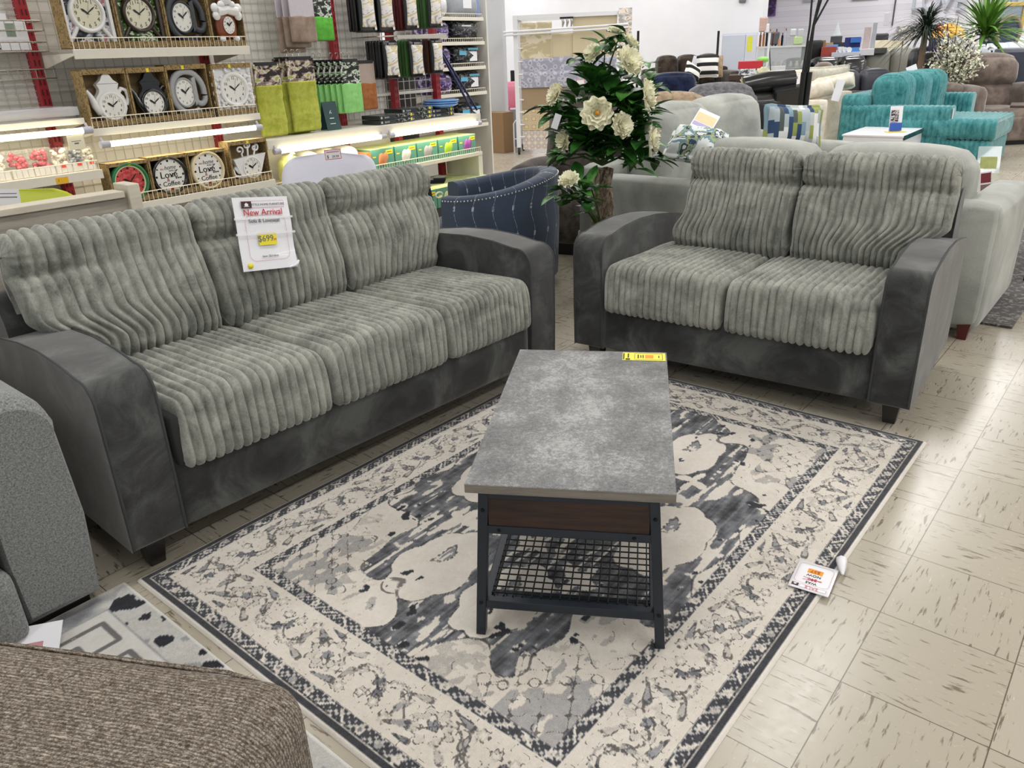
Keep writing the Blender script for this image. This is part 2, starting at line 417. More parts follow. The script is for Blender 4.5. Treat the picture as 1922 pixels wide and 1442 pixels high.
# ---------------------------------------------------------------- coffee table
def concrete():
    t=NT('concrete_laminate'); v=t.coord(); a=t.noise(v,6,5,.6); b=t.noise(v,90,4,.75,.4); c=t.noise(v,240,2,.6)
    f=t.math('ADD',t.math('MULTIPLY',a,.45),t.math('ADD',t.math('MULTIPLY',b,.4),t.math('MULTIPLY',c,.15)))
    t.set(Base_Color=t.ramp(f,[(.38,lin('56585a')),(.5,lin('7f8081')),(.6,lin('b0b1b1'))]),Roughness=t.math('ADD',.3,t.math('MULTIPLY',b,.3)))
    t.bump(t.math('ADD',t.noise(v,130,3,.7),c),.55,.004); return t.m
IRON=plain('2a313a',.42,.3,vary=.06,name='painted_steel'); WAL=wood('140c09','44291c',1,5,.35)
tb=thing('coffee_table','low coffee table with grey concrete-look top, dark metal frame and wire mesh shelf','coffee table',(1.231,.901,.0112),math.atan2(.51,.86))
m=M(); m.box(-.012,.872,-.245,.24,.425,.449); m.build('tabletop',[concrete()],tb,bev=.0015)
m=M(); m.box(-.0132,-.0118,-.2435,.2385,.4262,.4478); m.build('edge_band',wood('6d665e','8d867d',1,6),tb)
def bar(m,p,q,wx,wy):
    p=Vector(p);q=Vector(q); d=(q-p).normalized(); X=Vector((1,0,0)); s_=d.cross(X).normalized()
    ring=lambda c:[c+X*wx*a+s_*wy*b for a,b in((-.5,-.5),(.5,-.5),(.5,.5),(-.5,.5))]
    m.loft([ring(p),ring(q)],0,False)
for xe in(.010,.850):
    for sg in(1,-1):
        m=M(); bar(m,(xe,sg*.226,0),(xe,sg*.198,.425),.028,.024); l=m.build('leg',IRON,tb,bev=.002)
        for zz,yy in((.102,.2195),(.375,.2015)):
            m=M(); m.cyl((xe-.014,sg*yy,zz),(xe-.0175,sg*yy,zz),.0055,.004,10); m.build('bolt',plain('15181c',.4,.6),l)
    m=M(); m.box(xe-.012,xe+.012,-.19,.19,.407,.424); m.build('top_rail',IRON,tb,bev=.002)
    m=M(); m.box(xe-.012,xe+.012,-.20,.20,.308,.330); r_=m.build('middle_rail',IRON,tb,bev=.002)
    for yy in(-.155,.165):
        m=M(); m.cyl((xe-.012,yy,.319),(xe-.0148,yy,.319),.005,.0035,10); m.build('bolt',plain('15181c',.4,.6),r_)
    m=M(); m.box(xe-.012,xe+.012,-.208,.208,.083,.107); m.build('lower_rail',IRON,tb,bev=.002)
    m=M(); m.box(xe-.009,xe+.007,-.190,.190,.3295,.4075); m.build('end_panel',WAL,tb,bev=.001)
for sg in(1,-1):
    m=M(); m.box(.02,.845,sg*.208-.011,sg*.208+.011,.083,.105); m.build('side_rail',IRON,tb,bev=.002)
    m=M(); m.box(.02,.845,sg*.196-.009,sg*.196+.009,.33,.408); m.build('side_panel',WAL,tb,bev=.001)
m=M()
for i in range(31): x=.035+i*.0258; m.cyl((x,-.2,.105),(x,.2,.105),.0021,n=5)
for j in range(17): y=-.19+j*.02375; m.cyl((.02,y,.1085),(.845,y,.1085),.0021,n=5)
m.build('mesh_shelf',plain('16181b',.45,.4),tb)
m=M(); m.box(.02,.06,-.2,.2,.082,.096); m.build('shelf_lip',IRON,tb,bev=.002)
# yellow tag on the far right corner
tg=thing('price_tag','small yellow price tag taped to the far corner of the coffee table top','price tag',tuple(tb.matrix_world@Vector((0,0,0))) )
tg.location=Matrix.Translation((1.231,.901,.0112))@Matrix.Rotation(math.atan2(.51,.86),4,'Z')@Vector((.825,-.172,.4495)); tg.rotation_euler=(0,0,math.atan2(.51,.86)-PI/2)
YEL=plain('f2e84f',.5,vary=.02); INK=plain('2b2b2b',.6,vary=0); RED=plain('c2273a',.5,vary=0); ORG=plain('ef9b1e',.5,vary=.03)
m=M(); m.box(-.068,.068,-.033,.033,0,.0012); m.build('card',YEL,tg)
m=M(); m.box(-.066,-.062,-.027,.026,.0012,.0016); m.box(-.03,-.0285,-.02,.02,.0012,.0016); m.box(.058,.0594,-.026,.026,.0012,.0016); m.box(-.03,.058,.026,.0274,.0012,.0016); m.box(-.03,.058,-.0274,-.026,.0012,.0016); m.build('border',INK,tg)
m=M(); m.box(-.058,-.044,-.031,-.018,.0012,.0016); m.build('logo',INK,tg)
m=M(); m.box(-.052,-.0475,-.012,.024,.0012,.0016); m.box(-.020,-.016,-.016,.016,.0012,.0016); m.box(-.011,-.008,-.012,.012,.0012,.0016); m.box(-.004,-.001,-.014,.014,.0012,.0016); m.box(.046,.049,-.01,.01,.0012,.0016); m.build('print_lines',INK,tg)
m=M(); m.box(.004,.03,-.014,.014,.0012,.0018); m.build('price_sticker',ORG,tg)

# ---------------------------------------------------------------- rugs
RX0,RX1,RY0,RY1=.675,2.878,.465,2.055
def rug_field(X,Y):
    """X,Y metres from the corner -> (tone 0..1 , line distance)"""
    LX,LY=RX1-RX0,RY1-RY0; rng=np.random.RandomState(5)
    d=np.minimum(np.minimum(X,LX-X),np.minimum(Y,LY-Y))
    horiz=np.minimum(Y,LY-Y)<np.minimum(X,LX-X)           # band runs along x
    s=np.where(horiz,X-LX/2,Y-LY/2)                        # along-band coordinate
    tone=np.full(X.shape,.84); line=np.ones(X.shape)
    def setl(v,w=1.0): np.minimum(line,np.abs(v)*w,out=line)
    def band(c0,c1,seed):
        b=(d>=c0)&(d<c1); t=(d-c0)/(c1-c0); q=s/.062; k=np.floor(q); f=q-k-.5; h=np.mod(k*7+seed,5)
        v=np.full(X.shape,.22)
        r=np.hypot(f*.062,(t-.5)*(c1-c0)); a=np.arctan2(t-.5,f*1.8)
        flower=r<.0125*(1+.22*np.cos(5*a)); v=np.where((h<2)&flower,.84,v); v=np.where((h<2)&(r<.005),.45,v)
        dg=np.abs((t-.5)*.034+f*.045*np.where(h>3,1,-1)); bar_=(dg<.0042)&(np.abs(f)<.34)&(t>.12)&(t<.88); v=np.where((h>=2)&(h!=3)&bar_,.9,v)
        lo=np.hypot(f*.062,(t-.5)*.034*1.2)<.0115; v=np.where((h==3)&lo,.6,v)
        dots=(np.sin(s*310+seed)*np.sin(t*13+s*40)+.5*np.sin(s*97+t*5)>.34); v=np.where(dots,.74,v)
        tone[b]=v[b]; setl(d-c0,1.3); setl(d-c1,1.3)
    # cream border with flowers, palmettes and leaves
    bw0,bw1=.066,.238; t=(d-bw0)/(bw1-bw0)
    per=.37; q=s/per+.25; k=np.floor(q); f=(q-k-.5)*per; e=(t-.5)*(bw1-bw0); sg=np.where(np.mod(k,2)<1,1,-1); e=e*sg
    inb=(d>bw0)&(d<bw1)
    def blob(cx,cy,rx,ry,pet,amp,val,ang=0,ln=True,inner=None,fill=1):
        x=f-cx; y=e-cy; ca,sa=math.cos(ang),math.sin(ang); x,y=x*ca+y*sa,-x*sa+y*ca
        a=np.arctan2(y/ry,x/rx); r=np.hypot(x/rx,y/ry)/(1+amp*np.cos(pet*a)); sd=(r-1)*min(rx,ry)
        if fill: tone[inb&(r<1)]=val
        if inner is not None: tone[inb&(r<.45)]=inner
        if ln: setl(np.where(inb,sd,1))
    # palmette
    blob(0,0,.054,.048,8,.16,.76,0,True); blob(0,.004,.033,.03,6,.25,.84,0,True); blob(.0,-.004,.016,.013,5,.2,.52)
    blob(.066,.036,.030,.009,3,.22,.58,.5); blob(-.066,.048,.024,.009,3,.2,.72,-.5); blob(.075,-.048,.028,.008,3,.2,.68,.25); blob(-.055,-.055,.03,.008,3,.25,.56,-.2); blob(-.09,-.005,.010,.024,3,.3,.66,.4); blob(.10,.004,.009,.022,3,.3,.62,-.3); blob(.03,.064,.02,.006,3,.2,.48,.1)
    for cx,cy,r in((.105,.05,.0155),(-.105,-.052,.0155),(.11,-.02,.012),(-.11,.02,.013),(.16,.035,.014),(-.162,-.03,.014)):
        blob(cx,cy,r,r,6,.2,.74,0,True,.9)
    # big hooked vine leaf
    for cx,sn in((.14,1),(-.14,-1)):
        x=f-cx; y=(e+.008*sn)*sn; rr=np.hypot(x,y*1.15); aa=np.arctan2(y,x)
        arcm=(np.abs(rr-.043-.003*np.cos(aa*14))<.0035)&(aa>-2.9)&(aa<.5); setl(np.where(inb&(aa>-2.9)&(aa<.5),rr-.046-.004*np.cos(aa*16),1)); tone[inb&arcm]=.66
        blob(cx+.036*sn,-.004*sn+.012,.016,.012,5,.3,.42,.4)
    z=np.sin(f*70+e*95)+np.sin(f*43-e*120+k); setl(np.where(inb&(np.abs(e)<.082),z*.02+.006,1),.9); setl(np.where(inb,(np.abs(e-.03*np.sin(f*34))-.002),1),1.1)
    band(.028,.066,1); band(.238,.272,3)
    # outer plain strip with cream pinstripe
    o=d<.030; tone[o]=.2; tone[(d>.0265)&(d<.0315)]=.88; tone[d<.011]=.93
    setl(np.where(d<.02,1,d-.034),1.4)
    # field
    fi=d>.272; cx,cy=X-LX/2,Y-LY/2
    A=np.arctan2(cy/.50,cx/.80)
    rm=np.hypot(cx/.80,cy/.50); lob=1+.09*np.cos(A*10)+.07*np.cos(A*4)+.05*np.abs(np.sin(A*7))
    med=rm/lob
    def nz(sx,sy,n,sd):
        g=np.random.RandomState(sd); o=np.zeros(X.shape)
        for i in range(n):
            kx,ky=g.normal(0,sx),g.normal(0,sy); o+=np.cos(kx*X+ky*Y+g.rand()*6.28)
        return o/math.sqrt(n)
    n1=nz(16,16,14,2); n2=nz(12,90,16,3); n3=nz(60,60,16,4); n4=nz(110,110,14,9)
    isl=med+.07*n1
    v=np.where(fi,.85+.03*n1,tone)
    shade=fi&(med>1.0)&(n1+.5*n3>.6); v[shade]=.68; sh2=fi&(med>.9)&(nz(22,22,14,41)+.5*n4>1.0); v[sh2]=.72
    body=fi&(isl<.96); v[body]=np.clip(.37+.05*n3+.06*n2+.07*nz(30,280,12,33)+.04*n4,.14,.6)[body]
    # cream scalloped islands inside the medallion, along the four diagonals and ends
    for ax,ay,rx,ry in((.0,.33,.19,.11),(0,-.33,.19,.11),(.52,.12,.16,.11),(.52,-.14,.16,.10),(-.52,.13,.17,.11),(-.52,-.12,.16,.10),(0,0,.15,.13)):
        x,y=cx-ax,cy-ay; a=np.arctan2(y/ry,x/rx); r=np.hypot(x/rx,y/ry)/(1+.13*np.abs(np.cos(a*3.5)))+.05*n1
        v[fi&(r<1)]=(.86+.02*n1)[fi&(r<1)]; setl(np.where(fi,(r-1)*min(rx,ry),1))
        lf=np.hypot((x-.3*rx)/.046,(y-.1*ry-7*(x-.3*rx)**2)/.019)*(1+.14*np.sin(np.arctan2(y,x-.3*rx)*12)); v[fi&(lf<1)]=.5; v[fi&(lf<.22)]=.85; setl(np.where(fi,(lf-1)*.014,1))
        st=np.abs(x+.4*rx)/.024+np.abs(y)/.013; v[fi&(st<1)]=.12; v[fi&(st<.42)]=.9
    # distressed streaks and star motifs
    wear=fi&(isl<1.0)&(n2+.45*n3>.95); v[wear]=.87; w2=fi&(isl<1.0)&(nz(10,150,12,21)+.3*n4>1.25); v[w2]=.84
    sp=fi&(isl<1.04)&(n3+.4*n4>1.25); v[sp]=.84
    dk=fi&(isl<1.1)&(isl>.8)&(n3-.5*n4>1.35); v[dk]=.14
    for ax,ay in((.27,.03),(-.27,-.02),(.34,-.24),(-.30,.24),(.3,.27),(-.33,-.24)):
        x,y=cx-ax,cy-ay; a=np.arctan2(y,x*.7); r=np.hypot(x*.7,y)/(.036*(1+.5*np.cos(4*a+.6)+.2*n3)); v[fi&(r<1)]=.88
    # corner pieces: grey leaves with outlines
    for sx_ in(-1,1):
        for sy_ in(-1,1):
            x=cx*sx_-(LX/2-.272); y=cy*sy_-(LY/2-.272); r=np.hypot(x,y*1.25)/(.30*(1+.14*np.cos(np.arctan2(y,x)*14))); c_=fi&(r<1)
            v[c_]=np.where((n1+.6*n3)[c_]>.1,.62,.83); setl(np.where(fi,(r-1)*.2,1))
            z=np.sin(x*75+sx_)+np.sin(y*83+x*30); setl(np.where(c_,z*.015,1),1.2)
            for i in range(4):
                ax,ay=-.07-.05*i,-.2+.055*i; q_=np.hypot(x-ax,y-ay); setl(np.where(fi,q_-.014,1))
    z=np.sin(cx*58+1.3*np.sin(cy*40))+np.sin(cy*66+cx*25); setl(np.where(fi&(med>1.0),z*.02+.012,1),1.3)
    ed=(isl-.96)*.35; setl(np.where(fi,ed,1))
    tone=np.where(fi,v,tone)
    dz=(np.sin((X+Y)*520)*np.sin((X-Y)*520))*.012
    return np.clip(tone+dz*0,0,1),line
def rug_mesh(name,x0,x1,y0,y1,step,field,mat,label,cat,z=.009,binding=None):
    nx=int((x1-x0)/step)+1; ny=int((y1-y0)/step)+1
    xs=np.linspace(0,x1-x0,nx); ys=np.linspace(0,y1-y0,ny); X,Y=np.meshgrid(xs,ys,indexing='ij')
    T,Ln=field(X,Y)
    ripple=.0012*np.sin(X*9+1)*np.sin(Y*11)
    e=np.minimum(np.minimum(X,x1-x0-X),np.minimum(Y,y1-y0-Y)); Z=z+ripple-.006*np.clip(1-e/.006,0,1)
    Z[e<1e-6]=.0008
    V=np.stack([X,Y,Z],-1).reshape(-1,3)
    i=np.arange(nx-1)[:,None]*ny+np.arange(ny-1)[None,:]; F=np.stack([i,i+ny,i+ny+1,i+1],-1).reshape(-1,4)
    me=bpy.data.meshes.new(name); me.vertices.add(len(V)); me.vertices.foreach_set('co',V.ravel())
    me.loops.add(F.size); me.loops.foreach_set('vertex_index',F.ravel()); me.polygons.add(len(F))
    me.polygons.foreach_set('loop_start',np.arange(len(F))*4); me.polygons.foreach_set('loop_total',np.full(len(F),4))
    me.update(); me.validate()
    for nm,A in(('tone',T),('line',np.clip(Ln/.02,0,1))):
        at=me.attributes.new(nm,'FLOAT','POINT'); at.data.foreach_set('value',A.ravel().astype(np.float32))
    me.polygons.foreach_set('use_smooth',np.ones(len(F),bool)); me.materials.append(mat)
    o=bpy.data.objects.new(name,me); C.objects.link(o); o.location=(x0,y0,0)
    return tag(o,label,cat)
def rug_mat(cols,lw=.11,lcol='2c2b30',brk=1):
    t=NT('woven_rug'); a=t.node('ShaderNodeAttribute',attribute_name='tone'); l=t.node('ShaderNodeAttribute',attribute_name='line'); v=t.coord()
    n=t.noise(v,420,2,.6); n2=t.noise(v,60,4,.65); n3=t.noise(v,9,3)
    f=t.math('ADD',a.outputs['Fac'],t.math('ADD',t.math('MULTIPLY',t.math('SUBTRACT',n,.5),.3),t.math('MULTIPLY',t.math('SUBTRACT',n2,.5),.22)))
    c=t.ramp(f,cols)
    lf=t.math('ADD',l.outputs['Fac'],t.math('MULTIPLY',t.math('SUBTRACT',n2,.5),.16))
    lm=t.ramp(lf,[(lw*.6,(1,1,1)),(lw*1.25,(0,0,0))]); gap=t.ramp(t.noise(v,34,3,.6),[(.40,(0,0,0)),(.48,(1,1,1))] if brk else [(.2,(.3,.3,.3)),(.34,(1,1,1))])
    c=t.mix(t.math('MULTIPLY',t.math('MULTIPLY',lm,gap),.78),c,lin(lcol))
    c=t.mix(t.math('MULTIPLY',t.ramp(n3,[(.4,(0,0,0)),(.7,(1,1,1))]),.22),c,lin('d2c9bd'),'MULTIPLY')
    t.set(Base_Color=c,Roughness=.95); t.b.inputs['Specular IOR Level'].default_value=.1; t.b.inputs['Sheen Weight'].default_value=.2
    t.bump(t.math('ADD',n,t.math('MULTIPLY',n2,.6)),.4,.003); return t.m
RUGCOL=[(.10,lin('26262b')),(.26,lin('4a4b50')),(.40,lin('6e7076')),(.56,lin('97989c')),(.70,lin('b9b4ae')),(.80,lin('d6cfc6')),(.95,lin('e4dfd7'))]
rug_mesh('area_rug',RX0,RX1,RY0,RY1,.0042,rug_field,rug_mat(RUGCOL),'cream and charcoal distressed floral area rug under the coffee table','rug')
def key_field(X,Y):
    LX=X.max(); LY=Y.max(); a=LX-X; b=LY-Y     # a: from right edge, b: from far edge
    d=np.minimum(a,b); tone=np.full(X.shape,.86); line=np.ones(X.shape)
    g=np.random.RandomState(3); n=np.zeros(X.shape); n5=np.zeros(X.shape)
    for i in range(16): n+=np.cos(g.normal(0,26)*X+g.normal(0,40)*Y+g.rand()*6.28)/4
    for i in range(16): n5+=np.cos(g.normal(0,70)*X+g.normal(0,70)*Y+g.rand()*6.28)/4
    bd=(d>.012)&(d<.088)
    tone[bd]=.74; tone[bd&(n+.4*n5>.7)]=.12; tone[bd&(n-.3*n5<-.7)]=.56; tone[d<.012]=.95
    tone[bd&(b<a)]=np.clip(.62+.14*(n+.5*n5),.2,.85)[bd&(b<a)]
    tone[(d>.088)&(d<.096)]=.6
    # greek key line, one unit every .30 m down the side
    def seg(p,q):
        (x0,y0),(x1,y1)=p,q; dx,dy=x1-x0,y1-y0; L=dx*dx+dy*dy
        t=np.clip(((a-x0)*dx+(b-y0)*dy)/L,0,1); np.minimum(line,np.hypot(a-x0-t*dx,b-y0-t*dy),out=line)
    for u in range(-1,7):
        o=.135+u*.165
        P=[(.56,o),(.13,o),(.13,o+.10),(.36,o+.10),(.36,o+.055),(.20,o+.055)] if u!=0 else [(.62,o),(.125,o),(.125,o+.10),(.42,o+.105)]
        if u<0: continue
        for p,q in zip(P,P[1:]): seg(p,q)
        P=[(.47,o+.045),(.21,o+.045),(.21,o+.075),(.33,o+.075)] if u==0 else []
        for p,q in zip(P,P[1:]): seg(p,q)
    return tone,line
rug_mesh('key_pattern_rug',-.55,.652,-.55,2.075,.006,key_field,rug_mat([(.1,lin('1d1e26')),(.3,lin('4a4b52')),(.6,lin('a0a2a6')),(.8,lin('cfcdc8')),(.95,lin('dcdbd9'))],.42,'22232a',0),'white rug with a dark greek key border, partly under the tweed ottoman','rug',.0075)
# ---------------------------------------------------------------- paper signs
PAPER=plain('eeeef4',.35,vary=.015,coat=.2); MAROON=plain('3a1a22',.5,vary=0); GREY_INK=plain('707079',.6,vary=0); PINKL=plain('c98c98',.5,vary=0); PINKBG=plain('eec3c7',.5,vary=0)
def place(o,Mx): o.matrix_world=Mx; o.location=Mx.to_translation(); o.rotation_euler=Mx.to_euler(); return o
def outline(m,x0,x1,y0,y1,r,w,z,n=5):
    def ring(o):
        P=[]
        for cx,cy,a in((x1-r,y1-r,0),(x0+r,y1-r,PI/2),(x0+r,y0+r,PI),(x1-r,y0+r,1.5*PI)):
            for i in range(n+1):
                t=a+PI/2*i/n; P.append((cx+(r-o)*math.cos(t),cy+(r-o)*math.sin(t),z))
        return P
    a,b=ring(0),ring(w); N=len(a); m.add(a+b,[(i,(i+1)%N,N+(i+1)%N,N+i) for i in range(N)])
def house(m,x,y,s,z):
    m.add([(x-s,y,z),(x,y+s*.75,z),(x+s,y,z)],[(0,1,2)][0:1] if 0 else [(0,2,1)]); m.box(x-s*.72,x+s*.72,y-s*.6,y,z-.0002,z)
    m.box(x-s*1.2,x+s*1.2,y-s*.85,y-s*.7,z-.0002,z)
sp=thing('price_sign','white paper price sign taped to the middle back cushion of the long sofa','sign')
SM=Matrix.Translation(Fr(.678,2.028,-1.66).w((.878,.507,.803)))@Matrix.Rotation(R(-1.66),4,'Z')@Matrix.Rotation(R(79),4,'X')@Matrix.Rotation(R(-7),4,'Z')
place(sp,SM)
m=M(); n=10
V=[];F=[]
for j in range(n+1):
    for i in range(n+1):
        x=-.111+.222*i/n; y=-.131+.262*j/n; V.append((x,y,.004*math.sin(y*40)*(.5+x*2)))
for j in range(n):
    for i in range(n): a=j*(n+1)+i; F.append((a,a+1,a+n+2,a+n+1))
o_=len(V); V+=[(p[0],p[1],p[2]-.0012) for p in V]; F+=[tuple(i+o_ for i in f[::-1]) for f in F]
m.add(V,F,0,True); m.build('sheet',PAPER,sp)
m=M(); m.box(-.082,-.042,.092,.117,.0045,.0052); lg=m.build('logo',MAROON,sp)
m=M(); house(m,-.062,.105,.009,.0056); m.build('house_emblem',PAPER,lg)
m=M(); outline(m,-.082,.088,.092,.117,.004,.0011,.0052); outline(m,-.078,.085,-.098,.066,.024,.0012,.0052); m.build('red_border',PINKL,sp)
text('lettering','STYLE HOME FURNITURE',.0118,GREY_INK,sp,(.024,.104,.0052)); text('headline','New Arrival',.0315,RED,sp,(.0,.076,.0052))
text('lettering','Sofa & Loveseat',.0195,GREY_INK,sp,(.0,.046,.0052)); text('lettering','Item: 253-Grey',.0105,GREY_INK,sp,(.004,-.082,.0052))
m=M(); m.box(-.034,.038,-.042,.002,.0042,.0056); m.build('price_sticker',plain('efe02a',.45,vary=.02),sp)
text('price','$699',.031,GREY_INK,sp,(-.006,-.019,.0062)); text('price','.99',.012,plain('e07a35',.5,vary=0),sp,(.03,-.024,.0062))
m=M(); m.lathe([(.0001,.0044),(.0105,.0044),(.0105,.0054),(.0001,.0056)],14,0,(-.082,-.112,0)); m.build('round_sticker',plain('efe02a',.45,vary=.02),sp)
TAPE=glass('ffffff',.08,.45)
m=M(); m.box(-.118,.118,.052,.060,.0055,.0062); m.box(-.12,.12,-.004,.004,.0062,.0068); m.build('tape',TAPE,sp)
m=M(); m.tube([(.075,-.131,.004),(.095,-.126,.008),(.108,-.119,.007),(.116,-.108,.008)],[.002,.006,.007,.004],7); m.build('tape_curl',PAPER,sp)

sl=thing('sale_sign','white sale card lying upside down on the right edge of the floral rug','sign')
a=Vector((1.897,.564,.0135)); b=Vector((1.91,.461,.0135)); c_=Vector((1.778,.453,.0135)); ctr=Vector((1.836,.506,.0145)); ang=math.atan2(a.y-b.y,a.x-b.x)
place(sl,Matrix.Translation(ctr)@Matrix.Rotation(ang,4,'Z'))
m=M(); m.soft(-.053,.053,-.066,.066,-.001,.0012,.001,n=4); m.build('card',PAPER,sl)
m=M(); outline(m,-.046,.046,-.057,.038,.014,.0008,.0016); outline(m,-.044,.026,.044,.058,.003,.0008,.0016); m.build('red_border',PINKL,sl)
m=M(); m.box(.028,.046,.044,.057,.0012,.0017); lg=m.build('logo',MAROON,sl)
m=M(); house(m,.037,.050,.0045,.0021); m.build('house_emblem',PAPER,lg)
SALEC=plain('e08f96',.5,vary=0)
for tx,sz,y,mt in(('SALE',.0165,.051,SALEC),('WAS',.0135,.029,INK),('$90',.0165,.0125,RED),('NOW',.0145,-.006,INK)): text('lettering',tx,sz,mt,sl,(-.006 if tx=='SALE' else 0,y,.0017),sx=-1 if 0 else 1)
m=M(); m.box(-.02,.02,-.036,-.016,.0012,.0018); m.build('price_sticker',ORG,sl); text('price','$57',.017,plain('a85a10',.5,vary=0),sl,(0,-.026,.002))
m=M(); m.cbox((0,.015,.0019),(.05,.0012,.0003),rz=.2); m.cbox((0,.011,.0019),(.05,.0012,.0003),rz=-.12); m.build('strike_lines',RED,sl)
cr=thing('crumpled_tape','scrap of crumpled white tape on the rug edge beside the sale card','tape',(1.94,.462,.013),.6)
m=M(); m.tube([(-.045,.012,.002),(-.02,.008,.008),(.012,0,.01),(.034,-.006,.006)],[.003,.011,.016,.003],7); m.build('scrap',PAPER,cr)

# ---------------------------------------------------------------- foreground seats
def knit_brown():
    t=NT('tweed_chenille'); v=t.coord(scale=(1,1,1)); n=t.noise(v,130,3,.7); n2=t.noise(v,380,2,.6)
    m_=t.n.new('ShaderNodeMapping'); t.put(m_.inputs[0],v); m_.inputs['Scale'].default_value=(1,6,6); st=t.noise(m_.outputs[0],30,3,.65)
    wv=t.node('ShaderNodeTexWave',Vector=v,wave_type='BANDS',bands_direction='Y'); wv.inputs['Scale'].default_value=46; wv.inputs['Distortion'].default_value=1.6; wv.inputs['Detail'].default_value=2; wv.inputs['Detail Scale'].default_value=3
    f=t.math('ADD',t.math('MULTIPLY',n,.55),t.math('MULTIPLY',n2,.45))
    c=t.ramp(f,[(.34,lin('4c443d')),(.48,lin('82776c')),(.62,lin('c4bbae'))])
    g=t.math('MULTIPLY',t.ramp(wv.outputs[0],[(.08,(1,1,1)),(.3,(0,0,0))]),.6)
    c=t.mix(g,c,lin('453a32')); c=t.mix(t.ramp(st,[(.6,(0,0,0)),(.72,(1,1,1))]),c,lin('cfc4b4'))
    t.set(Base_Color=c,Roughness=.95); t.b.inputs['Specular IOR Level'].default_value=.1
    t.bump(t.math('ADD',f,t.math('MULTIPLY',wv.outputs[0],.8)),.8,.006); return t.m
TWEED=knit_brown()
ot=thing('ottoman','large brown tweed ottoman in the near left corner','ottoman',(.524,.934,0),math.atan2(.49,-.26))
m=M(); m.soft(-.012,.93,.0,1.0,.07,.438,.075,(.012,.02,.03),n=22,disp=lambda o,h,b:(0,0,.012*max(0,-b[0])*(1-b[1]**2))); m.build('cushion_body',TWEED,ot)
m=M(); P=[]
for x,y in((.9,.012),(.6,.004),(.14,.0),(.05,.012),(.004,.06),(.0,.15),(-.006,.6),(.0,.95)): P.append((x,y+.012,.415 if x>.1 else .408))
m.tube(P,.0045,6); m.build('seam_welt',TWEED,ot)
for x,y in((.08,.08),(.84,.08),(.08,.9),(.84,.9)):
    m=M(); m.frust(x-.02,x+.02,y-.02,y+.02,.01,x-.025,x+.025,y-.025,y+.025,.09); m.build('leg',LEG,ot)
HEA=fabric('5c5f60','9a9c9b',260,.92,120,.3,.25,lo=.32,hi=.68,dist=.002)
rc=thing('recliner','grey heathered fabric recliner cut off at the left edge beside the sofa','recliner',(.585,2.03,0),0)
# local: x to the left is negative, y back
def rarm(m,x0,x1,y0,y1,z0,z1):
    r=(x1-x0)/2; prof=[(x0+.005,z0),(x0-.004,z0+.2),(x0,z1-r*1.1)]+[(x0+r+r*math.cos(t)*1.04,z1-r*1.05+r*1.05*math.sin(t)) for t in np.linspace(PI*.96,PI*.04,9)]+[(x1,z1-r*1.1),(x1+.012,z0+.25),(x1-.006,z0)]
    rings=[]
    for k,(y,s) in enumerate(((y0,.9),(y0-.012+.03,.97),(y0+.07,1),(y1-.06,1),(y1,.93))):
        cx,cz=(x0+x1)/2,(z0+z1)/2; rings.append([(cx+(p[0]-cx)*s,y,cz+(p[1]-cz)*(s if s<1 else 1)) for p in prof])
    m.loft(rings,0,True)
m=M(); rarm(m,-.20,0,0,.85,.03,.66); m.build('armrest',HEA,rc)
m=M(); rarm(m,-1.0,-.80,0,.85,.03,.66); m.build('armrest',HEA,rc)
m=M(); m.soft(-.79,-.205,-.045,.6,.235,.475,.06,(.0,.02,.03),n=12); m.build('seat_cushion',HEA,rc)
m=M(); m.soft(-.795,-.20,-.04,.05,.03,.232,.03,(0,.01,0),n=10); m.build('footrest_panel',HEA,rc)
m=M(); m.soft(-.80,-.20,.55,.85,.3,1.0,.1,(.0,.05,.02),n=12); m.build('backrest',HEA,rc)
m=M(); m.box(-.97,-.03,.05,.8,.0,.08); m.build('base',LEG,rc)
pc=thing('price_card','white price card with pink print on the key pattern rug behind the ottoman','price card'); q=onz(60,1214,.02)
place(pc,Matrix.Translation((q[0],q[1]+.0,.03))@Matrix.Rotation(R(-35),4,'Z')@Matrix.Rotation(R(25),4,'X'))
m=M(); m.box(-.14,.07,-.05,.05,0,.0015); m.build('card',PAPER,pc); m=M(); m.box(-.10,.03,-.02,.0,.0015,.0022); m.build('pink_band',plain('c08a90',.5,vary=.2),pc)

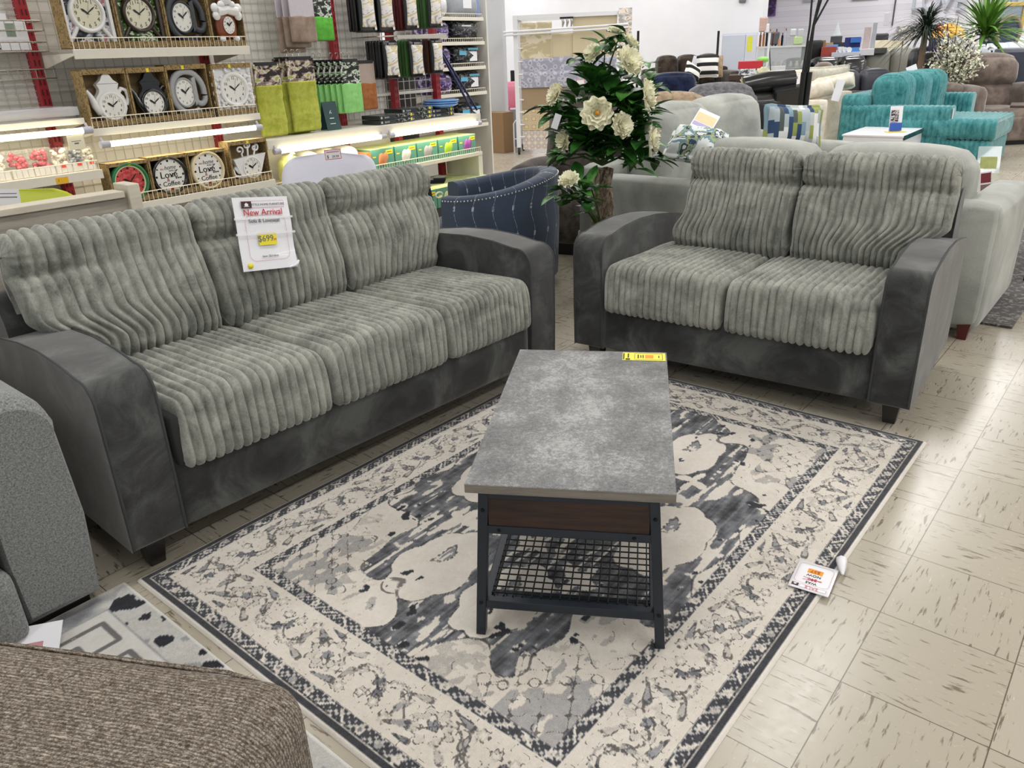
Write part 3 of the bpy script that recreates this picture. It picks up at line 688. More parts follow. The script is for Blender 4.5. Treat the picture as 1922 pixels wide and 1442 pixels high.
# ---------------------------------------------------------------- behind the sofa
ASH=wood('8d857a','b7afa3',0,3,.55,10); ASHT=wood('c9c0ae','ded6c6',0,3,.5,10)  # ASHT is paler: tube light falling on the top is put into its colour
dr=thing('headboard','long pale ash bed headboard standing behind the sofa at left','headboard',(0,0,0))
y0=3.12
m=M()
for k in range(6): m.box(-.9,1.375,y0,y0+.03,.02+k*.151,.168+k*.151)
m.build('plank_panel',ASH,dr,bev=.003)
m=M(); m.box(-.9,1.36,y0-.012,y0+.085,.918,.942); m.build('top_cap',ASHT,dr,bev=.002)
m=M(); m.box(1.37,1.42,y0-.02,y0+.10,0,.965); m.build('end_post',ASHT,dr,bev=.004)
def shell_chair(name,label,px,py,d,w,h,top,mat,rz,card=None,squar=.55):
    p=atd(px,py,d); th=thing(name,label,'chair',(p.x,p.y,0),rz)
    # curved shell back: superellipse outline bent around the sitter
    rings=[]; n=20
    for j in range(n+1):
        v=-1+2*j/n; ww=w/2*(1-abs(max(0,v))**(2/squar))**(squar/2)*(1-.18*max(0,-v)); ww=max(ww,.012); z=top-h/2+v*h/2
        r=[]
        for i in range(17):
            u=-1+2*i/16; x=u*ww; r.append((x,-.35*x*x/w+.06*v*v*.5+(.05*v),z))
        rings.append(r+[(q[0],q[1]+.022,q[2]) for q in r[::-1]])
    m=M(); m.loft(rings,0,True); m.build('shell_back',mat,th)
    m=M(); m.soft(-w*.46,w*.46,-.42,.03,.40,.455,.026,n=10); m.build('seat',mat,th)
    for sx in(-1,1):
        for sy in(-.38,-.02):
            m=M(); m.tube([(sx*.13,sy*.9,.41),(sx*.2,sy*1.05,0)],[.014,.011],8); m.build('leg',wood('b08a5c','c9a676',2,4),th)
    m=M(); m.box(-.1,.1,-.05,.05,top-h-.02,.44) if 0 else m.box(-.07,.07,-.03,.04,.42,top-h+.05); m.build('back_stem',mat,th)
    return th
WHITEP=plain('d7d8e6',.35,vary=.02); LIME=plain('b3bd1d',.4,vary=.03)
lc=shell_chair('accent_chair','lime green shell chair with a rounded back behind the ash headboard',20,380,4.05,.56,.34,.905,LIME,R(-5)); 
wc=shell_chair('accent_chair','white shell chair with a red bordered price card behind the sofa',620,330,5.25,.62,.42,.83,WHITEP,R(-52),squar=.5)
def small_card(name,label,Mx,w,h,parts):
    t=thing(name,label,'price card'); place(t,Mx); m=M(); m.box(-w/2,w/2,-h/2,h/2,0,.0012); m.build('card',PAPER,t)
    for p in parts: 
        if p[0]=='t': text('lettering',p[1],p[2],p[3],t,(p[4],p[5],.0016))
        elif p[0]=='o': m=M(); outline(m,-w/2+.002,w/2-.002,-h/2+.002,h/2-.002,.002,p[1],.0016); m.build('border',p[2],t)
        else: m=M(); m.box(p[1],p[2],p[3],p[4],.0012,.002); m.build(p[0],p[5],t)
    return t
def facing(p,az_deg,tilt=90,roll=0):   # stand a card at p whose front looks toward azimuth az
    return Matrix.Translation(p)@Matrix.Rotation(R(az_deg+90),4,'Z')@Matrix.Rotation(R(tilt),4,'X')@Matrix.Rotation(R(roll),4,'Z')
p=atd(625,290,5.06); small_card('price_card','small red bordered price card on the white shell chair back',facing(p,-142,86,4),.105,.062,[('o',.003,RED),('t','$',.026,INK,-.034,-.012),('t','29.99',.02,INK,.014,-.014),('l',-.04,.04,.012,.019,PINKL)])
p=atd(14,385,3.86); small_card('price_card','white price card on the lime green chair',facing(p,-115,84,-5),.1,.13,[('t','CHAIR',.016,GREY_INK,0,-.01),('l',-.04,.04,.03,.034,GREY_INK),('l',-.04,.04,.045,.048,GREY_INK)])
tp=thing('folding_stand','black folding stand with a flat T-shaped head behind the sofa right arm','stand',tuple(atd(795,420,4.2)*Vector((1,1,0)) if 0 else (atd(795,420,4.0).x,atd(795,420,4.0).y,0)),R(-50))
BLK=plain('121315',.4,vary=.05)
zt=atd(805,343,4.0).z
m=M(); m.tube([(-.10,0,0),(.03,0,zt)],.016,8); m.build('leg',BLK,tp); m=M(); m.tube([(.16,0,0),(.03,0,zt)],.016,8) ; m.build('leg',BLK,tp); m=M(); m.tube([(-.045,-.03,zt*.55),(.1,-.03,zt*.55)],.008,6); m.build('spreader',BLK,tp)
m=M(); m.cbox((.03,0,zt+.008),(.19,.05,.022)); m.cbox((.10,0,zt+.018),(.06,.055,.02)); m.build('head',BLK,tp,bev=.004)

def navy_mat():
    t=NT('navy_stitched_cloth'); v=t.coord(); s=t.node('ShaderNodeSeparateXYZ',Vector=v)
    an=t.math('ARCTAN2',s.outputs[1],s.outputs[0]); wob=t.math('MULTIPLY',t.math('SINE',t.math('MULTIPLY',s.outputs[2],26)),.1)
    q=t.math('ADD',t.math('MULTIPLY',an,3.6),wob); fr=t.math('ABSOLUTE',t.math('SUBTRACT',t.math('FRACT',q),.5))
    nz=t.noise(v,60,3,.7); bead=t.math('ABSOLUTE',t.math('SUBTRACT',t.math('FRACT',t.math('MULTIPLY',s.outputs[2],6.2)),.5))
    wid=t.math('ADD',.009,t.math('MULTIPLY',t.math('LESS_THAN',bead,.085),.045))
    ln=t.math('MULTIPLY',t.math('LESS_THAN',fr,wid),t.ramp(nz,[(.42,(.15,.15,.15)),(.52,(1,1,1))]))
    c=t.mix(t.noise(v,6,4),lin('2c3646'),lin('3f4e66')); c=t.mix(t.math('MULTIPLY',ln,.75),c,lin('c6ccd6'))
    t.set(Base_Color=c,Roughness=.85); t.b.inputs['Sheen Weight'].default_value=.2; t.bump(t.noise(v,300,2),.2,.002); return t.m
NAVY=navy_mat()
nc=thing('barrel_chair','navy barrel chair with white stitched stripes and nailhead trim behind the sofa','armchair',(3.62,3.22,0),0)
open_a=math.atan2(.76,-.65)   # opening looks left in the photograph
def shell(m,r,t,a0,a1,zt,zb,n=40):
    rings=[]
    for i in range(n+1):
        a=a0+(a1-a0)*i/n; z=zt(a); ca,sa=math.cos(a),math.sin(a); rr=[(r,zb),(r*1.03,z*.6),(r*1.02,z-.015),(r*1.0,z+.004),(r-t*.5,z+.012),(r-t,z),(r-t*1.05,z-.03),(r-t,zb)]
        rings.append([(q*ca,q*sa,h) for q,h in rr])
    m.loft(rings,0,True)
def ztop(a):
    dlt=(a-open_a+PI)%(2*PI)-PI; return .615+.10*(1-math.cos(PI*max(0,abs(dlt)-R(48))/R(132)))/2
m=M(); shell(m,.415,.10,open_a+R(48),open_a+R(312),ztop,.09); m.build('barrel_back',NAVY,nc)
m=M()
for i in range(90):
    a=open_a+R(50)+R(260)*i/89; z=ztop(a)-.012; m.ell((.4235*math.cos(a),.4235*math.sin(a),z),(.0055,.0055,.0055),6,4)
m.build('nailhead_trim',plain('dcdcd6',.25,.8,vary=0),nc)
m=M(); m.lathe([(.05,.10),(.36,.10),(.37,.3),(.35,.43),(.3,.455),(.01,.46)],28); m.build('seat_cushion',NAVY,nc)
m=M(); m.lathe([(.05,0),(.37,0),(.37,.09),(.05,.09)],28); m.build('plinth',BLK,nc)

def recl(name,label,loc,rz,w,D,Hh,mat,group=None,lean=.16,cat='recliner',aw=.2,ah=.62,footrest=True):
    t=thing(name,label,cat,loc,rz,group)
    m=M(); m.soft(aw*.8,w-aw*.8,.0,D*.75,.05,.46,.07,(0,.03,.03),n=10); m.build('seat',mat,t)
    for s in(0,1):
        x0=0 if s==0 else w-aw; m=M(); m.soft(x0,x0+aw,.02,D*.82,.04,ah,.085,(.01,.02,.03),n=10); m.build('armrest',mat,t)
    def dp(o,h,b): return (0,lean*(b[2]+1)/2,-.05*max(0,b[2])*b[0]**4)
    m=M(); m.soft(aw*.5,w-aw*.5,D*.62,D*.95,.35,.35+(Hh-.35)*.52,.1,(0,.05,.02),n=10,disp=lambda o,h,b:(0,lean*.5*(b[2]+1)/2,0)); m.build('lumbar_pillow',mat,t)
    m=M(); m.soft(aw*.5,w-aw*.5,D*.62+lean*.42,D*.97+lean*.42,.33+(Hh-.35)*.5,Hh,.12,(0,.06,.03),n=10,disp=lambda o,h,b:(0,lean*.5*(b[2]+1)/2,-.06*max(0,b[2])*b[0]**4)); m.build('head_pillow',mat,t)
    if footrest: m=M(); m.soft(aw*.9,w-aw*.9,-.035,.05,.06,.36,.03,n=8); m.build('footrest',mat,t)
    m=M(); m.box(.06,w-.06,.05,D*.8,0,.06); m.build('base',BLK,t)
    return t
def lounger_back(root,mat,w=.9):
    m=M(); m.loft([[(x*w,y,z) for x in(0,)] for y,z in((0,0),)],0) if 0 else m.soft(.08,w-.08,.45,.75,.30,1.12,.13,(0,.03,.03),n=12,disp=lambda o,h,b:(0,.22*(b[2]+1)/2,-.05*max(0,b[2])*b[0]**4)); m.build('backrest',mat,root)
BROWN=fabric('2b2725','5c554f',7,.92,160,.3,.4,lo=.36,hi=.64)
rb=thing('recliner','dark brown fabric recliner half hidden behind the flowering tree','recliner',(4.30,3.70,0),R(-75))
lounger_back(rb,BROWN)
m=M(); m.soft(.15,.75,0,.6,.1,.46,.08,(0,.02,.03),n=8); m.build('seat',BROWN,rb)
for x in(0,.72): m=M(); m.soft(x,x+.2,-.02,.72,.05,.62,.09,(.01,.02,.03),n=9); m.build('armrest',BROWN,rb)
m=M(); m.soft(.05,.85,.55,.9,.08,.62,.08,(0,.02,0),n=8); m.build('rear_skirt',BROWN,rb); m=M(); m.box(.1,.8,.1,.7,0,.1); m.build('base',BLK,rb)

# ---------------------------------------------------------------- flowering tree
fl=thing('artificial_tree','artificial peony tree with pale yellow blooms behind the loveseat','artificial plant',(3.66,2.40,0))
def bark():
    t=NT('braided_bark'); v=t.coord(scale=(1,1,.35)); a=t.noise(v,36,5,.7,1.2)
    t.set(Base_Color=t.ramp(a,[(.36,lin('3a2f26')),(.5,lin('7d6d5c')),(.62,lin('b3a48f'))]),Roughness=.8); t.bump(a,.9,.01); return t.m
BARK=bark()
m=M()
for k in range(3):
    P=[]; rr=[]
    for i in range(22):
        z=.10+.68*i/21; a=2.1*k+z*9; r_=.042*(1-.35*i/21); lean=.05*math.sin((z-.1)*4.2)
        P.append((r_*math.cos(a)+.035-lean-(.08*max(0,z-.45)),r_*math.sin(a),z)); rr.append(.047-.022*i/21)
    m.tube(P,rr,9)
m.build('trunk',BARK,fl)
m=M(); m.lathe([(.01,0),(.13,0),(.16,.2),(.165,.22),(.15,.22),(.14,.17),(.01,.17)],28); m.build('pot',plain('1c1c1c',.5),fl)
LEAFM=NT('glossy_leaf'); v_=LEAFM.coord(); LEAFM.set(Base_Color=LEAFM.ramp(LEAFM.noise(v_,9,3,.6),[(.35,lin('1d4219')),(.52,lin('356a2b')),(.68,lin('5a9640'))]),Roughness=.38); LEAFM.b.inputs['Specular IOR Level'].default_value=.45; LEAFM=LEAFM.m
STEM=plain('3d5a2a',.6,vary=.15)
def leaf(m,p,d,up,L,W,curl=.25,mat=0):
    p=Vector(p); d=Vector(d).normalized(); s=d.cross(Vector(up)); 
    if s.length<1e-3: s=Vector((1,0,0))
    s.normalize(); n=s.cross(d).normalized(); V=[];prof=((0,.06),(.18,.55),(.42,1),(.68,.8),(.88,.38),(1,.02))
    for t,wd in prof:
        c=p+d*L*t-n*curl*L*t*t; V+=[c-s*W/2*wd+n*W*.16*wd,c,c+s*W/2*wd+n*W*.16*wd]
    F=[]
    for k in range(len(prof)-1):
        a=3*k; F+=[(a,a+1,a+4,a+3),(a+1,a+2,a+5,a+4)]
    m.add(V,F,mat,True)
rn=random.Random(7)
def fpt(px,py,d): return atd(px,py,d)-Vector((3.66,2.40,0))
clus=[(1135,95,4.35,9,.13),(1160,75,4.35,6,.1),(1100,125,4.35,8,.13),(1120,150,4.3,12,.16),(1165,150,4.4,12,.16),(1195,135,4.3,4,.1),(1210,160,4.35,6,.12),(1135,190,4.25,14,.17),(1180,190,4.25,14,.17),(1090,190,4.35,10,.15),(1065,215,4.35,10,.15),(1040,205,4.35,7,.13),(1085,235,4.25,10,.15),(1150,240,4.25,12,.16),(1195,225,4.25,12,.16),(1215,215,4.35,8,.13),(1100,275,4.3,14,.16),(1070,290,4.3,10,.15),(1060,300,4.35,5,.12),(1130,285,4.3,9,.14),(1165,275,4.25,12,.15),(1195,270,4.25,12,.15),(1225,290,4.3,7,.12),(1190,305,4.3,8,.13),(1150,260,4.45,12,.2),(1120,220,4.5,14,.2),(1170,210,4.5,14,.2),(1085,370,4.15,9,.13),(1065,360,4.15,7,.12),(1110,355,4.15,7,.11),(1100,390,4.12,6,.12),(1075,250,4.4,8,.15)]
fo=M(); br=M(); hub=Vector((-.03,0,.80))
for px,py,d,n,L in clus:
    c=fpt(px,py,d); base=hub+Vector((0,0,max(0,(c.z-.95)*.75))) if py<330 else Vector((-.02,.0,.42))
    br.tube([base,(base+c)/2+Vector((0,0,.03)),c],[.007,.005,.003],5)
    ax=(c-base).normalized()
    for k in range(int(n*1.35)):
        a=2*PI*k/n+rn.random(); sd=Vector((math.cos(a),math.sin(a),rn.uniform(-.5,.6))); dd=(ax*.55+sd).normalized()
        o=c+Vector((rn.uniform(-.04,.04),rn.uniform(-.04,.04),rn.uniform(-.04,.04)))
        leaf(fo,o,dd,(0,0,1),L*rn.uniform(.75,1.15),L*rn.uniform(.44,.6),rn.uniform(.1,.45))
br.build('branches',STEM,fl); fo.build('foliage',LEAFM,fl)
PET=plain('fdfae0',.6,vary=.03,scale=12); PETC=plain('e0982c',.7,vary=.15)
def bloom(c,nrm,rad,seed,par,openc=True):
    r2=random.Random(seed); n=Vector(nrm).normalized(); a=n.orthogonal().normalized(); b=n.cross(a); m=M()
    for ring,(np_,L,tilt) in enumerate(((10,1.0,.15),(9,.9,.5),(8,.74,.85),(7,.56,1.1),(5,.36,1.3))):
        for k in range(np_):
            t=2*PI*(k+.5*ring)/np_+r2.uniform(-.15,.15); rd=a*math.cos(t)+b*math.sin(t); sd=b*math.cos(t)-a*math.sin(t); V=[];rows=6;cols=5
            for i in range(rows):
                s=i/(rows-1); w_=rad*.44*math.sin(PI*(.12+.80*s))**.7*L
                for j in range(cols):
                    u=-1+2*j/(cols-1); ruff=.10*rad*math.sin(u*7+k+seed)*s*s; h=math.sin(tilt)*s*rad*L*.8+rad*.10*u*u*s+ruff
                    V.append(Vector(c)+rd*(rad*L*s*math.cos(tilt*.8)*(1-.12*u*u*s))+sd*w_*u+n*(h-.12*rad*(1-s)+(-.1*rad*s if ring==0 else 0)))
            F=[(i*cols+j,i*cols+j+1,(i+1)*cols+j+1,(i+1)*cols+j) for i in range(rows-1) for j in range(cols-1)]
            m.add(V,F,0,True)
    f=m.build('flower',PET,par)
    if openc: m=M(); m.ell(Vector(c)+n*rad*.34,(rad*.13,rad*.13,rad*.13),8,6); m.build('flower_center',PETC,f)
for i,(px,py,d,nx,rad,oc) in enumerate(((1120,213,4.08,(-.75,-.65,.15),.088,1),(1167,235,4.10,(-.3,-.9,.2),.07,0),(1213,180,4.12,(.35,-.9,.15),.085,0),(1221,262,4.12,(.45,-.85,.0),.085,0),(1043,178,4.25,(-.75,.5,.45),.065,0),(1058,265,4.25,(-.85,.3,.0),.06,0),(1180,115,4.2,(-.1,-.8,.5),.085,0),(1182,80,4.3,(.4,-.5,.6),.06,0),(1112,100,4.3,(-.8,.1,.5),.055,0),(1155,60,4.42,(.0,-.2,1),.05,0),(1068,338,4.05,(-.5,-.1,.8),.062,0),(1215,235,4.25,(.6,-.6,-.3),.04,0),(1085,262,4.3,(-.4,-.6,0),.03,0))):
    bloom(fpt(px,py,d),nx,rad,i,fl,bool(oc))
p=atd(1044,228,4.2); small_card('paper_tag','white paper tag hanging on the left of the flowering tree',facing(p,-140,90,-20),.035,.075,[])
# ---------------------------------------------------------------- left display fixture (local frame: x along, y into the fixture, z up)
FX=Fr(2.0,5.0,3); FXM=Matrix.Translation((2.0,5.0,0))@Matrix.Rotation(R(3),4,'Z')
def fthing(name,label,cat,x,y,z,group=None,rz=0,tilt=0):
    t=thing(name,label,cat,group=group); return place(t,FXM@Matrix.Translation((x,y,z))@Matrix.Rotation(rz,4,'Z')@Matrix.Rotation(tilt,4,'X'))
STEEL=plain('e4e0d4',.4,vary=.04); WIRE=plain('f3ead6',.4,vary=0); REDST=plain('a02630',.45,vary=.1); REDDK=plain('4a1016',.6,vary=0); CHROME=plain('b9b6ac',.25,.85,vary=.05)
GRIDW=plain('bdbcb6',.4,.2,vary=0); BACKP=plain('dedbd4',.6,vary=.03)
def fence(m,x0,x1,z0,z1,y=0,p=.03):
    m.tube([(x0,y,z0),(x0,y,z1),(x1,y,z1),(x1,y,z0)],.0032,5)
    n=int((x1-x0)/p)
    for i in range(1,n): x=x0+(x1-x0)*i/n; m.cyl((x,y,z0),(x,y,z1),.0022,n=4)
def shelf(par,x0,x1,z,d,lip,y0=0,fz=.062):
    m=M(); m.box(x0,x1,y0,y0+d,z-.02,z); m.box(x0,x1,y0-.012,y0,z-lip,z+.003)
    for x in(x0,x1-.006): m.add([(x,y0,z),(x,y0+d,z),(x,y0+d,z-.10),(x,y0,z-.03),(x+.006,y0,z),(x+.006,y0+d,z),(x+.006,y0+d,z-.10),(x+.006,y0,z-.03)],[(0,1,2,3),(7,6,5,4),(0,3,7,4),(3,2,6,7),(1,5,6,2)])
    s=m.build('shelf',STEEL,par,bev=.002)
    if fz: m=M(); fence(m,x0+.012,x1-.01,z,z+fz,y0+.004); m.build('wire_fence',WIRE,s)
    return s
def upright(par,x,y,z0,z1):
    m=M(); m.box(x-.028,x+.028,y-.03,y+.03,z0,z1); u=m.build('upright',REDST,par,bev=.003)
    m=M(); z=z0+.04
    while z<z1-.05:
        for dx in(-.012,.012): m.box(x+dx-.004,x+dx+.004,y-.0312,y-.0302,z,z+.032)
        z+=.055
    m.build('slots',REDDK,u)
def gridwall(par,x0,x1,y,z0,z1,p=.064,ph=.064,r=.002):
    m=M(); n=int((x1-x0)/p)
    for i in range(n+1): x=x0+p*i; m.box(x-r,x+r,y-r,y+r,z0,z1)
    k=int((z1-z0)/ph)
    for i in range(k+1): z=z0+ph*i; m.box(x0,x1,y-2*r,y-r*.2,z-r,z+r)
    m.build('wire_grid',GRIDW,par)
def back(par,x0,x1,y,z0,z1): m=M(); m.box(x0,x1,y,y+.02,z0,z1); m.build('back_panel',BACKP,par)
TUBE=glow('fff3cf',5,'fluorescent_tube')
def tube(label,x0,x1,y,z):
    t=fthing('tube_light',label,'light',(x0+x1)/2,y,z,'tube lights under the shelves'); h=(x1-x0)/2
    m=M(); m.cyl((-h+.05,0,0),(h-.05,0,0),.017,n=12); m.build('tube',TUBE,t)
    for s in(-1,1): m=M(); m.cyl((s*(h-.055),0,0),(s*h,0,0),.021,n=12); m.cyl((s*(h-.02),0,0),(s*(h-.02),.02,.04),.008,n=6); m.build('end_cap',plain('b9b9c6',.4),t)
    l=bpy.data.lights.new('tube_glow','AREA'); l.shape='RECTANGLE'; l.size=h*1.9; l.size_y=.05; l.energy=2.2 if x0>-.5 else 1.2; l.color=(1,.9,.66)
    o=bpy.data.objects.new('tube_glow',l); C.objects.link(o); o.matrix_world=t.matrix_basis@Matrix.Translation((0,.02,-.03))@Matrix.Rotation(R(18),4,'X')
# clock bay
un=fthing('shelving_unit','white steel shelving bay with red uprights holding the boxed clocks','shelving',0,0,0)
back(un,.05,1.28,.45,0,2.3); gridwall(un,.09,1.27,.435,.05,2.2); upright(un,.045,.42,0,2.3); upright(un,1.20,.44,0,1.6)
shelf(un,.085,1.275,1.49,.42,.05); shelf(un,.085,1.275,1.055,.42,.04); shelf(un,.085,1.275,.60,.42,.045,-.06,.06); shelf(un,.085,1.275,.2,.45,.05,-.06,0)
# counter bay
uc=fthing('shelving_unit','long white steel counter with wire grid behind hanging tablecloths and lit lower shelf','shelving',0,0,0)
back(uc,1.29,3.0,.47,0,2.3); gridwall(uc,1.3,3.0,.455,.9,2.25); gridwall(uc,3.0,3.6,.455,.88,2.25,.075,.075,.003)
for x in(2.41,3.06,3.63): upright(uc,x,.42,.0,2.3)
m=M(); m.box(3.0,3.62,.44,.47,1.07,1.095); m.box(2.45,3.0,.44,.45,1.07,1.09); m.build('rail',STEEL,uc)
shelf(uc,1.295,3.75,.865,.45,.062,0,0); 
shelf(uc,1.295,3.75,.515,.40,.03,0,.045); m=M(); m.box(1.295,3.80,-.16,.42,0,.12); m.build('base_deck',plain('35332f',.6),uc)
m=M(); m.box(3.70,3.76,.0,.42,.12,.50); m.build('end_panel',STEEL,uc)
# left bay
ul=fthing('shelving_unit','white wire backed shelving bay at the left edge with baskets and craft packs','shelving',0,0,0)
back(ul,-1.2,.03,.45,0,2.3); gridwall(ul,-1.18,.02,.435,.05,2.2,.064,.035)
shelf(ul,-1.2,.075,.825,.40,.05,-.02,.055); shelf(ul,-1.2,.06,1.12,.40,.03,.02,0)
m=M(); m.box(-1.2,.05,.0,.40,.52,.54); m.build('shelf',STEEL,ul)
tube('glowing tube light under the leftmost shelf, ending beside the white teapot clock box',-1.05,.07,-.03,1.055)
tube('glowing tube light under the clock shelf, above the watermelon and coffee clocks',.10,1.255,-.03,.965)
tube('glowing tube light under the counter directly below the lime tablecloths',1.33,2.455,-.03,.785)
tube('glowing tube light under the counter at its right end above the slipper boxes',2.5,3.72,-.03,.785)

# ---- boxed clocks
def kraft():
    t=NT('printed_kraft_board'); v=t.coord(); vo=t.node('ShaderNodeTexVoronoi',Vector=v); vo.inputs['Scale'].default_value=42
    n=t.noise(v,70,3); rg=t.math('ABSOLUTE',t.math('SUBTRACT',vo.outputs[0],.42)); f=t.math('MULTIPLY',t.math('LESS_THAN',rg,.1),t.ramp(n,[(.42,(0,0,0)),(.5,(1,1,1))]))
    t.set(Base_Color=t.mix(t.math('MULTIPLY',f,.7),t.mix(n,lin('8d774e'),lin('a68d60')),lin('43321a')),Roughness=.8); return t.m
KRAFT=kraft(); KIN=plain('a08a66',.85,vary=.08); YST=plain('f0dc2a',.5,vary=0)
def carton(label,x0,x1,z0,z1,band=.028,d=.105,st=.5,y=.012):
    t=fthing('clock_carton',label,'box',x0,y,z0,'cardboard clock boxes'); w=x1-x0; h=z1-z0; e=.005
    m=M(); m.box(0,e,0,d,0,h); m.box(w-e,w,0,d,0,h); m.box(0,w,0,d,h-e,h); m.box(0,w,0,d,0,e); m.build('side_panels',KRAFT,t)
    m=M(); m.box(e,w-e,d-e,d,e,h-e); m.build('back_board',KIN,t)
    m=M(); m.box(0,w,-.004,.0,h-band,h); m.box(0,w,-.004,0,0,.035); m.box(0,.012,-.003,0,.03,h-band); m.build('front_band',KRAFT,t)
    if st: m=M(); m.box(w*st-.009,w*st+.009,-.006,-.004,h-band*.95,h-band*.2); m.build('price_sticker',YST,t)
    return t
_tc={}
def tvf(body,size):
    k=(body,size)
    if k not in _tc:
        cu=bpy.data.curves.new('t','FONT'); cu.body=body; cu.size=size; cu.align_x='CENTER'; cu.align_y='CENTER'; cu.resolution_u=2; cu.extrude=.0004
        o=bpy.data.objects.new('t',cu); C.objects.link(o); me=bpy.data.meshes.new_from_object(o); bpy.data.objects.remove(o)
        _tc[k]=([tuple(v.co) for v in me.vertices],[tuple(p.vertices) for p in me.polygons])
    return _tc[k]
def tx(m,body,size,x,z,y,sx=1,shear=0):
    V,F=tvf(body,size); m.add([(x+p[0]*sx+shear*p[1],y-p[2],z+p[1]) for p in V],F)
def disc(m,cx,cz,rx,rz,y0,y1,n=36,mat=0): m.prism([(cx+rx*math.cos(2*PI*k/n),cz+rz*math.sin(2*PI*k/n)) for k in range(n)],y0,y1,'y',mat,True)
def annul(m,cx,cz,ri,ro,y0,y1,a0=0,a1=2*PI,n=40,sq=1,rd=.3):
    # rounded ring / arc in the xz plane
    full=abs(a1-a0-2*PI)<1e-6; rings=[]; w=(ro-ri)
    for i in range(n+(0 if full else 1)):
        a=a0+(a1-a0)*i/n; ca,sa=math.cos(a),math.sin(a); P=[(ri,y1),(ri,y0+.3*(y1-y0)),(ri+w*rd,y0),(ro-w*rd,y0),(ro,y0+.3*(y1-y0)),(ro,y1)]
        rings.append([(cx+r*ca,y,cz+r*sa*sq) for r,y in P])
    m.loft(rings,0,True,True,not full,full)
INKB=plain('16161a',.4,vary=0); DIALW=plain('ecebe6',.35,vary=0,coat=.3); DIALC=plain('e2ddc6',.35,vary=.02,coat=.3)
def dial(t,cx,cz,r,y,mat=DIALW,nums=True,ns=.030,col=INKB,hour=(10,9),ry=1,tick=False,name='dial'):
    m=M(); disc(m,cx,cz,r,r*ry,y,y+.004); dl=m.build(name,mat,t)
    m=M()
    if nums:
        for h in range(1,13): a=PI/2-2*PI*h/12; tx(m,str(h),ns,cx+.80*r*math.cos(a),cz+.80*r*ry*math.sin(a),y-.0008)
    if tick:
        for h in range(12): a=2*PI*h/12; m.cbox((cx+.9*r*math.cos(a),y-.0006,cz+.9*r*math.sin(a)),(.009 if h%3 else .013,.001,.009 if h%3 else .013),ry=-a)
    if nums or tick: m.build('numerals',col,dl)
    if hour:
        m=M()
        for ang,L,w in((PI/2-2*PI*(hour[0]+hour[1]/60)/12,.52,.0085),(PI/2-2*PI*hour[1]/60,.74,.005)):
            c,s=math.cos(ang),math.sin(ang); p=lambda d,o:(cx+d*r*c-o*s,y-.003,cz+(d*r*s+o*c)*ry)
            V=[p(-.16,0),p(.0,w/2),p(L*.7,w*.75),p(L,0),p(L*.7,-w*.75),p(0,-w/2)]; m.add(V+[(q[0],q[1]+.001,q[2]) for q in V],[(0,1,2,3,4,5),(11,10,9,8,7,6)])
        m.cbox((cx+.25*r*.34,y-.0035,cz+.25*r*.94),(.0012,.0006,r*1.1),ry=.25); disc(m,cx,cz,.005,.005,y-.005,y,10); m.build('hands',INKB,dl)
    return dl
def clock(label,x,z): return fthing('wall_clock',label,'clock',x,.03,z,'boxed wall clocks')
def sq_clock(label,x,z,w,h,mat,pic):
    t=clock(label,x,z); m=M(); e=.020
    for a in((0,e,0,h),(w-e,w,0,h),(e,w-e,0,e),(e,w-e,h-e,h)): m.box(a[0],a[1],-.012,.018,a[2],a[3])
    m.build('square_frame',mat,t,bev=.003); cx,cz,r=w/2,h/2+.01,w*.37
    m=M(); annul(m,cx,cz,r*.77,r*1.0,-.02,.018); 
    for k in range(4):
        a=PI/4+k*PI/2; sx,sz=(1 if math.cos(a)>0 else -1),(1 if math.sin(a)>0 else -1); p=Vector((cx+sx*r*.68,0,cz+sz*r*.68)); q=Vector((cx+sx*(w/2-.015),0,cz+sz*(h/2-.02)))
        m.tube([p,q],.0125,6)
    m.build('ring_frame',mat,t); dial(t,cx,cz,r*.79,-.008,DIALC,ns=.031)
    m=M(); m.box(e,w-e,.012,.018,e,h-e); m.build('picture_panel',pic,t); return t
def mot(name,stops,scale,rough=.15):
    t=NT(name); t.set(Base_Color=t.ramp(t.noise(t.coord(scale=(1,1,1.6)),scale,3,.55,.8),stops,'CONSTANT'),Roughness=rough); return t.m
STONES=mot('pebble_picture',[(0,lin('23262b')),(.42,lin('4a4f57')),(.48,lin('9a9fa6')),(.53,lin('e8e9ee')),(.62,lin('c4838c'))],15)
GARDEN=mot('garden_picture',[(0,lin('0e1e0c')),(.42,lin('2f5a1e')),(.5,lin('6f8f3c')),(.56,lin('e6eadd')),(.66,lin('3b5a24'))],24)
WHITEC=plain('e9e9ea',.28,vary=.015,coat=.3); DKBR=plain('33261f',.35,vary=.1,coat=.3); CHAR=plain('3b3f45',.45,vary=.04); SILV=plain('a3a5a8',.4,vary=.03); BLKG=plain('0e0f14',.15,vary=0,coat=.8); IVORY=plain('e6d9b4',.3,vary=.02,coat=.4)
R1,R2,R3=1.497,1.062,.607
